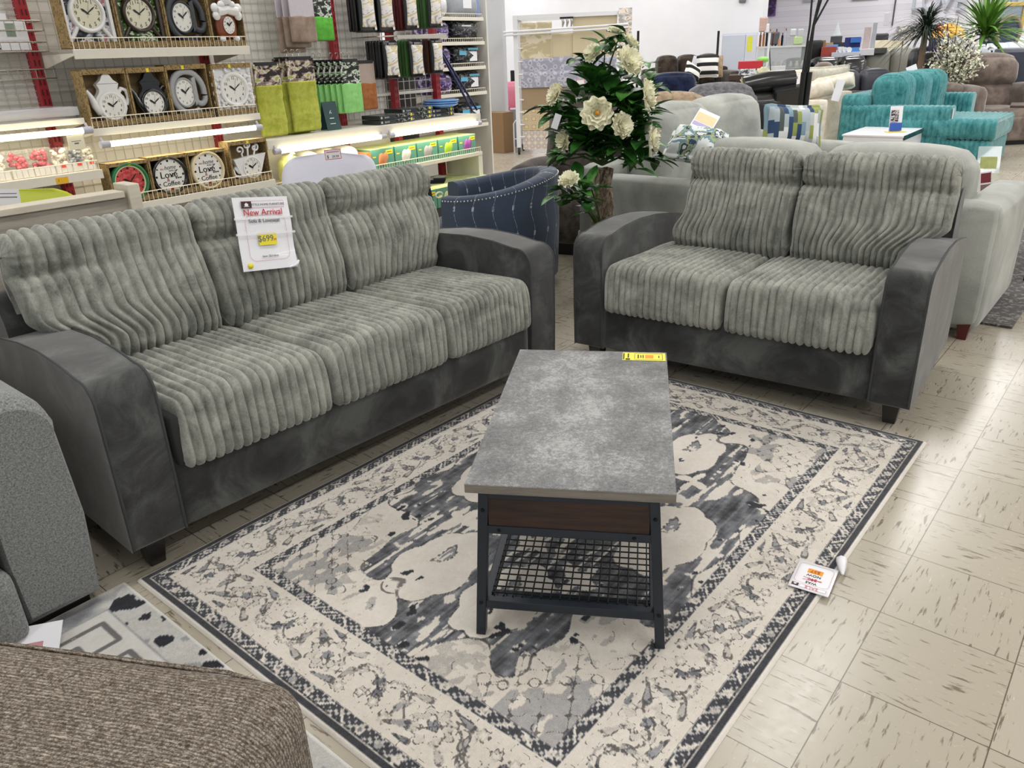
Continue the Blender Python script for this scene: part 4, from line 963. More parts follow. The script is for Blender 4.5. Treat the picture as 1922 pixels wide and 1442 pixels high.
for i,(a,b,z0,z1,n,bd,st) in enumerate(((.078,.388,R1,R1+.38,'first printed clock box on the top shelf, around the white square clock',.028,0),(.392,.70,R1,R1+.38,'second printed clock box on the top shelf, around the dark brown square clock',.028,0),(.704,1.01,R1,R1+.38,'third printed clock box on the top shelf, around the charcoal at-sign clock',.028,0),(1.014,1.275,R1,R1+.38,'printed clock box at the right end of the top shelf, around the dog clock',.028,0),
    (.098,.37,R2,1.384,'printed clock box around the white teapot clock',.03,0),(.375,.628,R2,1.384,'printed clock box around the black teapot clock',.03,.55),(.632,.925,R2,1.392,'printed clock box around the silver at-sign clock',.03,.42),(.96,1.272,R2,1.388,'printed clock box around the ornate white square clock',.03,.46),
    (.10,.362,R3,.852,'printed clock box around the watermelon clock',.022,.55),(.366,.632,R3,.858,'printed clock box around the black rimmed coffee clock',.022,.5),(.636,.925,R3,.858,'printed clock box around the cream rimmed coffee clock',.022,.45),(.955,1.272,R3,.892,'printed clock box around the white coffee cup clock',.026,.5))):
    carton(n,a,b,z0,z1,bd,.105,st,.012 if i<8 else -.035)
sq_clock('white square frame clock with pebble picture panels on the top shelf',.088,R1+.006,.285,.34,WHITEC,STONES)
sq_clock('dark brown square frame clock with leafy picture panels on the top shelf',.402,R1+.006,.285,.34,DKBR,GARDEN)
def at_clock(label,x,z,mat,s=1.0):
    t=clock(label,x,z); m=M(); cx,cz=.135*s,.155*s
    annul(m,cx,cz,.100*s,.137*s,-.012,.02,R(-8),R(302),44,1.1,.12); m.build('outer_ring',mat,t)
    m=M(); annul(m,cx-.026*s,cz,.066*s,.078*s,-.016,.02,sq=1.22); m.prism([(cx+.03*s,cz+.085*s),(cx+.058*s,cz+.098*s),(cx+.062*s,cz-.055*s),(cx+.035*s,cz-.085*s)],-.014,.018,'y'); annul(m,cx+.083*s,cz-.03*s,.022*s,.053*s,-.013,.018,R(180),R(365),18,1.2,.12); m.build('letter_a',mat,t)
    dial(t,cx-.026*s,cz,.066*s,-.006,DIALW,ns=.017*s,ry=1.22); return t
at_clock('charcoal at-sign shaped clock in a box on the top shelf',.722,R1+.012,CHAR,1.02); at_clock('silver grey at-sign shaped clock in a box on the middle shelf',.645,R2+.008,SILV,.98)
t=clock('dog shaped clock with a white bone on the top shelf',1.032,R1+.012); BRD=plain('8a4528',.3,vary=.08,coat=.4)
m=M(); m.soft(.045,.185,-.02,.03,.035,.2,.06,(.01,.005,.01),n=10); m.build('body',BRD,t); m=M(); m.soft(.07,.16,-.03,.03,.22,.36,.045,n=8); m.build('head',BRD,t)
m=M(); m.tube([(.045,-.03,.195),(.115,-.034,.205),(.19,-.03,.195)],[.034,.027,.034],10)
for q in((.03,.215),(.035,.17),(.205,.215),(.2,.17)): m.ell((q[0],-.03,q[1]),(.028,.022,.03),10,7)
m.build('bone',WHITEC,t); m=M(); m.ell((.115,-.04,.265),(.038,.025,.034),12,8); m.ell((.075,-.04,.235),(.026,.022,.024),10,7); m.ell((.155,-.04,.235),(.026,.022,.024),10,7); m.build('muzzle_and_paws',WHITEC,t)
m=M(); m.ell((.115,-.062,.285),(.013,.01,.011),10,6); m.build('nose',BLKG,t); m=M(); m.ell((.06,-.02,.03),(.024,.02,.018),10,6); m.ell((.17,-.02,.03),(.024,.02,.018),10,6); m.build('feet',WHITEC,t)
m=M(); m.tube([(.115,-.01,.04),(.112,-.01,.0)],[.012,.008],8); m.build('tail',BRD,t); dial(t,.118,.112,.042,-.032,DIALW,ns=.011,ry=1.25)
def teapot(label,x,z,mat,s=1):
    t=clock(label,x,z); cx,cz=.148,.105
    m=M(); prof=[(.055,.0),(.058,.012),(.05,.03),(.075,.05),(.092,.085),(.094,.12),(.085,.155),(.062,.182),(.055,.2),(.066,.225),(.068,.23)]
    L=[(cx-a,b) for a,b in prof]; Rr=[(cx+a,b) for a,b in prof[::-1]]; m.prism(L+Rr,-.012,.028,'y',0,True); m.build('pot_body',mat,t,bev=.009,seg=3)
    m=M(); m.prism([(cx-.066,.232),(cx-.04,.25),(cx-.025,.275),(cx-.012,.288),(cx+.012,.288),(cx+.025,.275),(cx+.04,.25),(cx+.066,.232)],-.012,.026,'y',0,True); m.build('lid',mat,t,bev=.008,seg=3)
    m=M(); m.tube([(cx-.065,.005,.075),(cx-.095,.004,.115),(cx-.108,.004,.16),(cx-.13,.004,.20)],[.030,.024,.017,.012],10); m.build('spout',mat,t)
    m=M(); m.tube([(cx+.06,.005,.175),(cx+.085,.005,.2),(cx+.112,.005,.19),(cx+.12,.005,.15),(cx+.10,.005,.105)],.0125,10); m.build('handle',mat,t)
    m=M(); annul(m,cx,cz,.066,.084,-.024,.0); m.build('bezel',mat,t); dial(t,cx,cz,.068,-.016,DIALW,ns=.02); return t
teapot('white teapot shaped clock in a box on the middle shelf',.102,R2+.008,WHITEC); teapot('black teapot shaped clock in a box on the middle shelf',.372,R2+.008,BLKG)
t=clock('white ornate square baroque clock at the right end of the middle shelf',.975,R2+.01); m=M(); rr=random.Random(2)
for k in range(64):
    u=(k%16)/16; s=k//16; e=.0
    p=[(u*.28,0),(.28,u*.30),(.28-u*.28,.30),(0,.30-u*.30)][s]; q=.020+.006*math.sin(k*1.9)
    m.ell((p[0]+.005,-.006+.006*rr.random(),p[1]),(q,.014,q*.95),9,6)
for k in range(60):
    a=rr.random()*6.28; r0=rr.uniform(.112,.15); m.ell((.145+r0*math.cos(a),-.012,.15+r0*1.05*math.sin(a)),(.012,.010,.012),7,5)
m.box(.0,.29,-.004,.02,.0,.30); m.build('carved_frame',WHITEC,t); m=M(); annul(m,.145,.15,.088,.112,-.026,.0); m.build('bezel',WHITEC,t); dial(t,.145,.15,.09,-.012,DIALW,ns=.026)
def round_clock(label,x,z,r,rim,face,kind,y=-.05):
    t=fthing('wall_clock',label,'clock',x,y+.03,z,'boxed wall clocks'); m=M(); annul(m,0,0,r*.82,r,-.022,.02); m.build('rim',rim,t)
    if kind=='melon':
        m=M(); annul(m,0,0,r*.74,r*.84,-.012,.015); m.build('pale_rind',plain('cfe0b0',.4),t); dial(t,0,0,r*.76,-.006,face,False,hour=(9.9,7.5),tick=True)
    else:
        d=dial(t,0,0,r*.83,-.008,face,False,hour=None,tick=True); k=r/.128
        m=M(); tx(m,'home',.040*k,.012*k,.052*k,-.0088,.9,.25); tx(m,'RUNS ON',.0135*k,.028*k,.030*k,-.0088); tx(m,'Love',.062*k,-.008*k,.006*k,-.0088,1.05); tx(m,'Love',.062*k,-.0065*k,.006*k,-.0088,1.05); tx(m,'Coffee',.044*k,.0,-.052*k,-.0088,1.05); tx(m,'Coffee',.044*k,.001*k,-.052*k,-.0088,1.05)
        for j in range(3):
            hx=.042*k+j*.016*k
            for s in(-1,1): m.cbox((hx+s*.0026*k,-.0088,-.020*k),(.006*k,.0008,.010*k),ry=s*.7)
        m.build('lettering',INKB,d); m=M(); tx(m,'this',.017*k,-.048*k,.047*k,-.0088); tx(m,'&',.034*k,-.018*k,-.026*k,-.0088,1,.1)
        m.box(-.012*k,.010*k,-.0092,-.0084,-.088*k,-.074*k); annul(m,.011*k,-.080*k,.0035*k,.006*k,-.0092,-.0084,n=12); m.box(-.015*k,.013*k,-.0092,-.0084,-.0915*k,-.0895*k); m.build('red_cup_print',plain('a3222a',.5,vary=0),d)
        m=M(); m.cbox((.03*k,-.0105,.012*k),(.075*k,.0012,.0035*k),ry=-.62); m.cbox((.012*k,-.0105,.0*k),(.03*k,.0012,.005*k),ry=.55); m.build('hands',INKB,d)
    return t
MELON=mot('melon_flesh',[(0,lin('b8363a')),(.5,lin('cf5554')),(.6,lin('d96a66'))],30,.4)
round_clock('watermelon clock with green rim and red face on the lower shelf',.232,R3+.122,.122,plain('2f7a4c',.4,vary=.1),MELON,'melon')
round_clock('black rimmed love and coffee clock on the lower shelf',.500,R3+.124,.124,BLKG,DIALW,'coffee'); round_clock('cream rimmed love and coffee clock on the lower shelf',.778,R3+.124,.126,IVORY,DIALW,'coffee')
t=fthing('wall_clock','white coffee cup shaped clock with curled steam on the lower shelf','clock',.97,-.02,R3+.008,'boxed wall clocks'); t.scale=(1.14,1,1.04)
m=M(); m.prism([(.075,.01),(.055,.0),(.19,.0),(.175,.012),(.2,.05),(.252,.168),(.255,.178),(.13,.172),(.012,.158),(.012,.148)],-.012,.022,'y',0,True) if 0 else m.prism([(.06,.0),(.185,.0),(.18,.012),(.205,.06),(.25,.17),(.13,.163),(.015,.150),(.045,.06),(.07,.014)],-.012,.022,'y',0,True); m.build('cup_body',WHITEC,t,bev=.006,seg=3)
m=M(); m.tube([(.05,.004,.06),(.02,.004,.10),(.005,.004,.085),(.015,.004,.045),(.075,.004,.02)],[.013,.011,.010,.010,.012],9); m.build('handle',WHITEC,t)
for sx,cz,sg in((.075,.205,1),(.128,.232,-1),(.185,.21,-1)):
    P=[(.13+(sx-.13)*.75,.005,.160)]; 
    for i in range(26): a=-PI/2*sg*1+sg*(.4+i*.27); r_=.027*(1-i/34); P.append((sx+r_*math.cos(a),.005,cz+r_*math.sin(a)))
    m=M(); m.tube(P,.0062,7); m.build('steam_curl',WHITEC,t)
m=M(); annul(m,.135,.085,.058,.067,-.02,0,sq=1.08); m.build('bezel',WHITEC,t); dial(t,.135,.085,.06,-.014,DIALW,ns=.018,ry=1.08)

# ---- left bay goods
for i,(z,lab) in enumerate(((1.60,'upper grey wire basket on the left bay grid, below the red upright top'),(1.49,'middle grey wire basket on the left bay grid, under the boxed holder'),(1.345,'lowest grey wire basket on the left bay grid, tangled and empty'))):
    t=fthing('wire_basket',lab,'basket',0,0,z,'wire baskets on the left grid'); m=M()
    for zz in(0,.05): m.tube([(-.55,.17,zz),(.02+.01*i,.17,zz),(.045,.2,zz),(.045,.42,zz),(-.55,.42,zz)],.0042,6)
    for k in range(12): x=-.52+k*.05; m.cyl((x,.17,0),(x,.17,.05),.0022,n=4); m.cyl((x,.17,0),(x,.43,0),.0022,n=4)
    m.build('wires',CHROME,t)
t=fthing('boxed_holder','white boxed wire holder with colour print standing in the left baskets','box',-.29,.25,1.50); m=M(); m.box(0,.265,0,.05,0,.15); m.build('carton',PAPER,t,bev=.002)
m=M(); m.box(.15,.20,-.001,0,.07,.14); m.build('print_block',plain('8a9a8c',.5,vary=.3),t); m=M(); m.box(.075,.098,-.0012,0,.09,.104); m.build('red_sticker',RED,t); m=M(); m.box(.01,.10,-.001,0,.004,.014); m.build('dark_strip',INK,t)
m=M(); tx(m,'Caddy',.022,.05,.108,-.0006); m.build('lettering',plain('b79a9a',.5,vary=0),t)
for k in range(2): t=fthing('label_card','small white label card in front of the '+('boxed wire holder, left one' if k==0 else 'boxed wire holder, right one'),'card',-.28+.085*k,.235,1.655); m=M(); m.box(0,.07,0,.002,0,.035); m.build('card',PAPER,t)
t=fthing('plastic_tray','white tray of clear plastic on the left shelf above the tube light','tray',-.55,.02,1.135); m=M(); m.soft(0,.6,0,.36,0,.055,.012,n=6); m.build('tray',glass('f4f4fa',.05,.35),t)
t=fthing('folded_cloth','lime folded cloth on the left shelf edge of the photograph','cloth',-.56,.1,1.128); m=M(); m.soft(0,.14,0,.2,0,.04,.015,n=6); m.build('fold',LIME,t)
REDP=mot('red_fabric_bits',[(0,lin('8f1a2a')),(.42,lin('bf3346')),(.52,lin('d97a80')),(.6,lin('c23048'))],55,.3); GRYP=mot('grey_bits',[(0,lin('3c3f46')),(.45,lin('6a6e78')),(.55,lin('b9bcc2'))],40,.3); IVP=mot('ivory_bits',[(0,lin('8a8272')),(.42,lin('cfc8b4')),(.52,lin('efe9da'))],45,.3)
CLEAR=glass('ffffff',.04,.07)
for k,(x,w,mt,lab,h) in enumerate(((-.52,.115,IVP,'clear pack of ivory buttons at the left edge of the craft shelf',.15),(-.40,.115,REDP,'clear pack of red fabric flowers, left one of the two on the craft shelf',.15),(-.28,.115,REDP,'clear pack of red fabric flowers, right one of the two on the craft shelf',.15),(-.16,.09,IVP,'clear pack of white curtain hooks on a printed card',.14),(-.065,.085,GRYP,'clear pack of dark grey clips on the craft shelf',.14),(.02,.05,IVP,'clear pack of grey buckles at the right end of the craft shelf',.13))):
    t=fthing('craft_pack',lab,'pack',x,.03,.83,'craft packs on the left shelf'); rr=random.Random(k); m=M()
    for j in range(26): q=rr.uniform(.011,.019); m.ell((w*rr.uniform(.16,.84),.03+rr.uniform(-.014,.012),.03+(h-.05)*rr.random()),(q*1.1,.012,q),8,5)
    m.build('contents',mt,t); m=M(); m.box(0,w,0,.06,.0,h); m.build('clear_case',CLEAR,t,bev=.003); m=M(); m.box(.002,w-.002,-.004,-.001,.0,.045); m.build('label',plain('d8d6d6',.5,vary=.05),t)
    if k>2: m=M(); m.box(w*.35,w*.35+.025,-.006,-.004,.028,.045); m.build('red_sticker',plain('e2543a',.5,vary=0),t)
t=fthing('price_card','cream price card hanging under the leftmost tube light','price card',-.085,-.035,.955); m=M(); m.box(0,.095,0,.002,0,.08); m.build('card',plain('efe7cd',.5,vary=.02),t); m=M(); m.box(.035,.06,-.001,0,.03,.038); m.box(.02,.075,-.001,0,.045,.048); m.build('print',GREY_INK,t)
t=fthing('shelf_label','yellow label with a number 1 on the left shelf edge','label',-.205,-.034,.778); m=M(); m.box(0,.07,0,.002,0,.035); m.build('label',plain('f0b81e',.5,vary=.02),t); m=M(); tx(m,'1',.022,.015,.018,-.0006); m.build('lettering',INK,t)

# ---- tablecloths on hooks
def cloth_pack(label,x,y,z0,z1,w,cloth,head=.14,group='hanging tablecloth packs',img=None,yaw=0,ridge=True,th=.03):
    t=fthing('hanging_cloth',label,'tablecloth',x,y,z0,group,yaw); h=z1-z0
    m=M(); 
    def dp(o,hh,b): return (0,(.004*math.sin(o[2]*95)+.006*math.sin(o[2]*23) if ridge else .003*math.sin(o[0]*40))*(1 if b[1]<0 else 0),0)
    m.soft(0,w,0,th,0,h-head,.012,(0,.008,0),n=14,disp=dp); m.build('folded_cloth',cloth,t)
    m=M(); m.box(.005,w-.005,.002,.012,h-head-.01,h); m.build('header_card',img or PAPER,t)
    m=M(); m.box(w*.1,w*.9,-.004,.018,h-.012,h+.012); hg=m.build('hanger_bar',BLK,t)
    P=[(w/2,.007,h+.01),(w/2,.007,h+.03)]+[(w/2+.016*math.sin(a),.007,h+.046-.016*math.cos(a)) for a in np.linspace(0,4.4,9)]; m=M(); m.tube(P,.0022,5); m.build('hook',CHROME,hg)
    return t
LIMEC=fabric('a3aa40','c0c45c',20,.8,300,.2,.2); MINT=fabric('86c974','9cdc8a',20,.8,300,.15,.2); GRN=fabric('57a83c','6dc44e',20,.8,300,.15,.2); RUST=fabric('9c5f35','b5774a',20,.85,300,.2,.2); TAUP=fabric('887567','a8978a',10,.8,300,.15,.2)
PIC1=mot('printed_header',[(0,lin('2b2523')),(.45,lin('8d7468')),(.52,lin('d8cfc8')),(.6,lin('a9b050'))],14,.15); PIC2=mot('printed_header',[(0,lin('18231a')),(.45,lin('4b4d48')),(.52,lin('dfe3dc')),(.6,lin('66a050'))],18,.15)
cloth_pack('lime tablecloth pack hanging lowest at left, beside the ornate clock',1.37,.12,.875,1.375,.235,LIMEC,.145,img=PIC1)
for k in range(3): cloth_pack(['lime tablecloth pack in front of the right lime bunch','second lime tablecloth pack showing its edge in the right lime bunch','third lime tablecloth pack deepest in the right lime bunch'][k],1.665-.022*k,.12+.05*k,.885-.01*k,1.405,.265,LIMEC,.16,img=PIC1,yaw=R(-3*k))
for k in range(7): cloth_pack(['front light green napkin pack with a white bordered picture','second','third','fourth','fifth','sixth','seventh'][k]+('' if k==0 else ' light green napkin pack behind the front one in the bunch'),2.205-.03*k,.14+.035*k,.98,1.375,.205,MINT,.165,img=PIC2,ridge=False,th=.018)
cloth_pack('rust brown napkin pack right of the light green bunch',2.44,.2,.985,1.36,.195,RUST,.16,img=plain('b9a79c',.4,vary=.1),ridge=False)
for k in range(3): cloth_pack(['front taupe tablecloth pack high on the grid','second taupe tablecloth pack behind the front one','third taupe tablecloth pack hanging lowest behind'][k],1.83-.022*k,.2+.05*k,1.515-.035*k,1.90,.235,TAUP,.2,img=plain('c9c2cb',.3,vary=.1),ridge=False)
for k in range(2): cloth_pack(['front bright green tablecloth pack beside the taupe ones','back bright green tablecloth pack, only its left edge showing'][k],2.085-.02*k,.25+.05*k,1.525,1.90,.2,GRN,.2,img=PIC2,ridge=False)
# ---- satin pouches
SILVER=mot('silver_film',[(0,lin('77756f')),(.40,lin('b9b7b2')),(.46,lin('eeeceb')),(.54,lin('d9c79a')),(.62,lin('f4f4f6'))],7,.15); BLKF=plain('17181c',.2,vary=.1,coat=.5); GRNF=plain('3f6a34',.3,vary=.2); MARF=plain('5d1c22',.3,vary=.2); BRNF=plain('46261a',.3,vary=.2)
def pouch(label,x,y,z0,z1,w,mat,front=True,group='satin pouches on hooks',yaw=0):
    t=fthing('satin_pouch',label,'pouch',x,y,z0,group,yaw); h=z1-z0; th=.022 if front else .026
    m=M(); m.soft(0,w,0,th,0,h,.01,(0,.008,0),n=8); m.build('pouch_body',mat if not front else BLKF,t)
    if front:
        m=M(); m.soft(w*.16,w*.86,-.016,.006,h*.10,h*.86,.02,(0,.014,0),n=10,disp=lambda o,hh,b:(-.02*w*4*(b[2]**2)*b[0]*(-1),.0,0)); m.build('silver_window',mat,t)
        m=M(); m.box(w*.3,w*.7,-.012,-.010,h*.885,h*.93); m.build('header_print',plain('8d8d90',.4,vary=.2),t)
        m=M(); m.box(w*.80,w*.92,-.012,-.0085,.018,.018+w*.12); m.build('white_label',PAPER,t)
    return t
for (x,y,z0,z1,w,lab,n,mt,el) in ((2.49,.16,1.58,1.95,.18,'silver fronted pouch leftmost in the top row',3,BLKF,'black pouch behind the leftmost silver front of the top row'),(2.70,.16,1.58,1.95,.18,'silver fronted pouch second in the top row',1,BLKF,'black pouch behind the second silver front of the top row'),(2.99,.14,1.595,1.95,.16,'silver fronted pouch third in the top row, over maroon ones',4,MARF,'maroon pouch behind the third silver front of the top row'),(3.27,.12,1.61,1.95,.17,'silver fronted pouch rightmost in the top row',5,GRNF,'green pouch behind the rightmost silver front of the top row'),
    (2.68,.12,1.215,1.52,.17,'silver fronted pouch leftmost in the lower row',5,BLKF,'black pouch behind the leftmost silver front of the lower row'),(2.99,.12,1.215,1.52,.17,'silver fronted pouch in the middle of the lower row',5,GRNF,'green pouch behind the middle silver front of the lower row'),(3.27,.12,1.235,1.53,.15,'silver fronted pouch rightmost in the lower row',4,BRNF,'brown pouch behind the rightmost silver front of the lower row')):
    pouch(lab,x,y,z0,z1,w,SILVER)
    for j in range(n): pouch(['first','second','third','fourth','fifth'][j]+' '+el,x+.004*(j%2),y+.05+.036*j,z0+.004*(j%3),z1,w,mt,False,'stacked pouches behind the silver fronts')
t=fthing('display_hook_rail','silver display rail with hooks across the grid above the lower pouches','rail',2.6,.1,1.545); m=M(); m.cyl((0,0,0),(.83,-.02,.015),.006,n=8); m.cyl((0,.3,0),(0,0,0),.006,n=6); m.cyl((.83,.3,.015),(.83,-.02,.015),.006,n=6); m.box(.2,.83,-.03,-.026,-.02,.01); m.build('rail',CHROME,t)
# ---- on the counter
t=fthing('tent_card','dark teal folded tent card standing on the counter','sign',2.0,.14,.868,rz=R(-8)); TEAL=plain('173f43',.5,vary=.06)
m=M(); m.prism([(0,0),(.004,0),(.05,.20),(.10,0),(.104,0),(.052,.212),(.048,.212)],0,.13,'x',0); m.build('folded_card',TEAL,t)
m=M(); tx(m,'6',.05,.06,.13,.028); m.box(.04,.08,.0155,.017,.085,.092); m.box(.035,.085,.007,.0085,.045,.05); m.build('lettering',plain('dfe7e2',.5,vary=0),t)
BOOK=plain('202a2c',.35,vary=.1,coat=.3); LEAFPR=mot('leaf_print',[(0,lin('1c2224')),(.47,lin('4a5250')),(.53,lin('c9ccc4')),(.58,lin('2a3030'))],30,.25)
for k,(x,y,z,w) in enumerate(((2.50,.06,.868,.42),(2.50,.06,.905,.42),(2.84,.10,.868,.36),(2.80,.10,.902,.40),(2.82,.11,.936,.40),(3.22,.12,.868,.3),(3.22,.12,.905,.3))):
    t=fthing('flat_box','flat black box with leaf print, '+['bottom of the left pair','top of the left pair','bottom of the middle stack','second of the middle stack','topmost of the middle stack','bottom one under the blue plates','top one under the blue plates'][k],'box',x,y,z,'flat black boxes on the counter'); m=M(); m.box(0,w,0,.22,0,.033); m.build('carton',BOOK,t,bev=.002)
    m=M(); m.box(.18,w-.01,.005,.215,.0331,.0338); m.box(.19,w-.005,-.0006,-.0001,.004,.03); m.build('leaf_print',LEAFPR,t); m=M(); tx(m,'BLACK',.018,.085,.016,-.0004); m.build('lettering',plain('cfd6d4',.5,vary=0),t); m=M(); annul(m,.022,.016,.004,.009,-.0012,-.0002,n=14); m.build('round_mark',PAPER,t)
    m=M(); m.box(w-.05,w-.03,-.001,-.0004,.01,.03); m.build('yellow_sticker',YST,t)
BLUE=plain('6f9fd6',.3,vary=.05,coat=.3)
for k in range(3):
    t=fthing('plate','light blue shallow plate, '+['lowest','middle','topmost'][k]+' of the stack on the counter','plate',3.42+.01*k,.2,.942+.018*k,'blue plates'); m=M(); m.lathe([(.005,0),(.11,0),(.155,.016),(.17,.024),(.165,.03),(.11,.012),(.005,.012)],30); m.build('dish',BLUE,t)
NAVYM=plain('1c2150',.35,vary=.05)
t=fthing('leaning_frame','dark blue metal lattice frame leaning beside the red upright','frame',3.60,.30,.88); m=M(); P0,P1=Vector((.0,0,.52)),Vector((.26,-.12,.0)); Q0,Q1=Vector((.03,.02,.54)),Vector((.36,-.10,.0))
m.tube([P0,P1],.012,8); m.tube([Q0,Q1],.012,8); m.build('rails',NAVYM,t); m=M()
for i in range(7): a=P0.lerp(P1,i/7); b=Q0.lerp(Q1,(i+.7)/7); m.cyl(a,b,.003,n=5); m.cyl(Q0.lerp(Q1,i/7),P0.lerp(P1,(i+.7)/7),.003,n=5)
m.build('lattice',NAVYM,t)
# ---- slipper boxes
GBOX=plain('5f9a86',.45,vary=.05); GTOP=plain('cfd9a0',.5,vary=.05); YL=plain('e8d62e',.5,vary=0)
def slipper_box(label,x,y,z,w,h,col,group):
    t=fthing('slipper_box',label,'box',x,y,z,group); m=M(); m.box(0,w,0,.30,0,h); m.build('carton',GBOX,t,bev=.002); m=M(); m.box(.002,w-.002,.0,.3,h,h+.003); m.build('lid_band',GTOP,t)
    m=M()
    for j,(dx,s) in enumerate(((0,1),(.042,.95))):
        P=[(w*.36+dx,-.003,h*.2),(w*.40+dx,-.006,h*.42),(w*.46+dx,-.006,h*.62),(w*.50+dx,-.003,h*.74)]; m.tube(P,[.018*s,.032*s,.034*s,.020*s],9)
    n0=0; m.v=[(p[0],max(-.012,min(.002,p[1]*.35)),p[2]) for p in m.v]; m.build('slipper_picture',col,t)
    m=M(); m.box(w*.64,w*.94,-.002,0,h*.70,h*.90); m.build('yellow_label',YL,t); m=M(); m.box(w*.06,w*.2,-.002,0,h*.6,h*.66); m.build('yellow_strip',YL,t); m=M(); m.box(w*.68,w*.90,-.0024,-.0018,h*.79,h*.82); m.build('print_line',INK,t); return t
SL=[('d08a5c','tan'),('d9d6d0','white'),('a9a7a6','grey'),('a8cf3c','lime'),('9a4fa0','purple')]
XS=[2.33,2.61,2.89,3.17,3.455]
for k in range(5): slipper_box('green slipper box with a %s slipper picture on the lit shelf'%SL[k][1],XS[k],.03,.517,.265 if k<4 else .25,.165,plain(SL[k][0],.6,vary=.1),'slipper boxes on the lit shelf')
for k in range(4): slipper_box('green slipper box with a yellow label on the base deck, %s from the left'%['first','second','third','fourth'][k],2.62+.29*k,-.15,.122,.28,.17,plain('c9c58c',.6,vary=.1),'slipper boxes on the base deck')
for k in range(4): slipper_box('green slipper box deeper on the base deck, %s from the left in the back row'%['first','second','third','fourth'][k],2.62+.29*k,.16,.122,.28,.165,plain('c9c58c',.6,vary=.1),'slipper boxes in the back row of the base deck')
t=fthing('slipper_pack','orange and white bagged slipper pack left of the slipper boxes','pack',2.27,.02,.517); m=M(); m.box(0,.05,0,.28,0,.15); m.build('carton',plain('e08246',.5,vary=.1),t)
t=fthing('bagged_cloth','pale yellow green cloth in a knotted clear bag under the counter','bag',1.46,.02,.517); m=M(); m.soft(0,.16,0,.14,0,.20,.05,(.01,.02,.02),n=8); m.build('cloth',fabric('b7bb6a','d3d592',12,.7,200,.2),t); m=M(); m.tube([(.05,.03,.19),(.06,.0,.23),(.075,-.01,.245)],[.03,.012,.02],8); m.build('knot',fabric('c7ca84','dfe0a8',12,.7,200,.2),t)
m=M(); m.box(.12,.165,-.03,-.026,.0,.09); m.build('grey_label',plain('6a6d72',.5),t)
for k in range(3): t=fthing('bagged_cloth',['white','cream','pale grey'][k]+' bagged cloth on the lit shelf behind the white chair','bag',1.68+.2*k,.08,.517,'bagged cloths'); m=M(); m.soft(0,.18,0,.2,0,.20,.05,(.01,.02,.02),n=8); m.build('cloth',plain(['ecebe6','ebe5d2','d6d6d6'][k],.5,vary=.05),t)
# ---- pillow shelves at the fixture end
pu=fthing('shelving_unit','white shelving of packaged pillows beside the column','shelving',0,0,0)
m=M(); m.box(3.78,4.72,1.1,1.12,0,2.3); m.box(4.70,4.72,.62,1.1,0,2.3); m.build('back_panel',BACKP,pu)
for z in(1.73,1.505,1.27,1.02,.70): shelf(pu,3.84,4.62,z,.44,.03,.60,.035)
BAGW=plain('d5d5d8',.2,vary=.06,coat=.4); PURP=mot('purple_fringe',[(0,lin('2d1c45')),(.45,lin('5b3f86')),(.53,lin('8a74b0')),(.6,lin('d8d4dc'))],22,.3); DKP=mot('dark_print_bag',[(0,lin('16181c')),(.5,lin('23272d')),(.56,lin('8f949a')),(.6,lin('1b1e22'))],20,.2); CYAN=plain('5fb4d8',.4,vary=.05)
for k,z in enumerate((1.735,1.508,1.273,1.023,.703)):
    lv=['top','second','third','fourth','lowest'][k]
    t=fthing('pillow_bag','bagged purple fringed pillow on the %s pillow shelf'%lv if k else 'bagged white pillow with a yellow spot on the top pillow shelf','pillow pack',3.86,.63,z,'bagged pillows'); m=M(); m.soft(0,.28,0,.3,0,.2,.07,(.01,.02,.015),n=9); m.build('bag',BAGW if k==0 else PURP,t)
    if k==0: m=M(); m.ell((.09,.0,.09),(.03,.01,.028),10,6); m.build('yellow_spot',YL,t)
    t=fthing('pillow_bag',('grey and blue quilted bedding pack on the top pillow shelf' if k==0 else 'black printed pillow pack on the %s pillow shelf'%lv),'pillow pack',4.19,.63,z,'bagged pillows'); m=M(); m.soft(0,.40 if k else .42,0,.3,0,.205,.06,(.01,.02,.015),n=10); m.build('bag',DKP if k else plain('9aa0a8',.6,vary=.15),t)
    if k>1: m=M(); m.box(.04,.15,-.018,-.012,.11,.15); m.build('cyan_label',CYAN,t); m=M(); m.box(.20,.32,-.018,-.012,.05,.14); m.build('white_label',PAPER,t); m=M(); m.box(.18,.34,-.018,-.014,.155,.175); m.build('cyan_strip',CYAN,t)
    if k==1: m=M(); m.box(.10,.25,-.018,-.014,.14,.155); m.build('white_strip',PAPER,t)
    if k==0: m=M(); m.box(.14,.27,-.02,-.015,.08,.17); m.build('white_label',PAPER,t); m=M(); m.soft(.36,.43,-.005,.28,.0,.2,.03,n=6); m.build('blue_edge',plain('7f94c8',.6),t)
t=fthing('cookware_box','black boxed cookware seen through the wire grid behind the counter','box',3.1,.62,0); m=M(); m.box(0,.45,0,.3,0,1.2); m.build('carton',plain('25221f',.5,vary=.3),t); m=M(); m.soft(.05,.5,-.02,.3,1.2,1.36,.06,n=8); m.build('round_lid',plain('8c8f94',.3,.3),t)
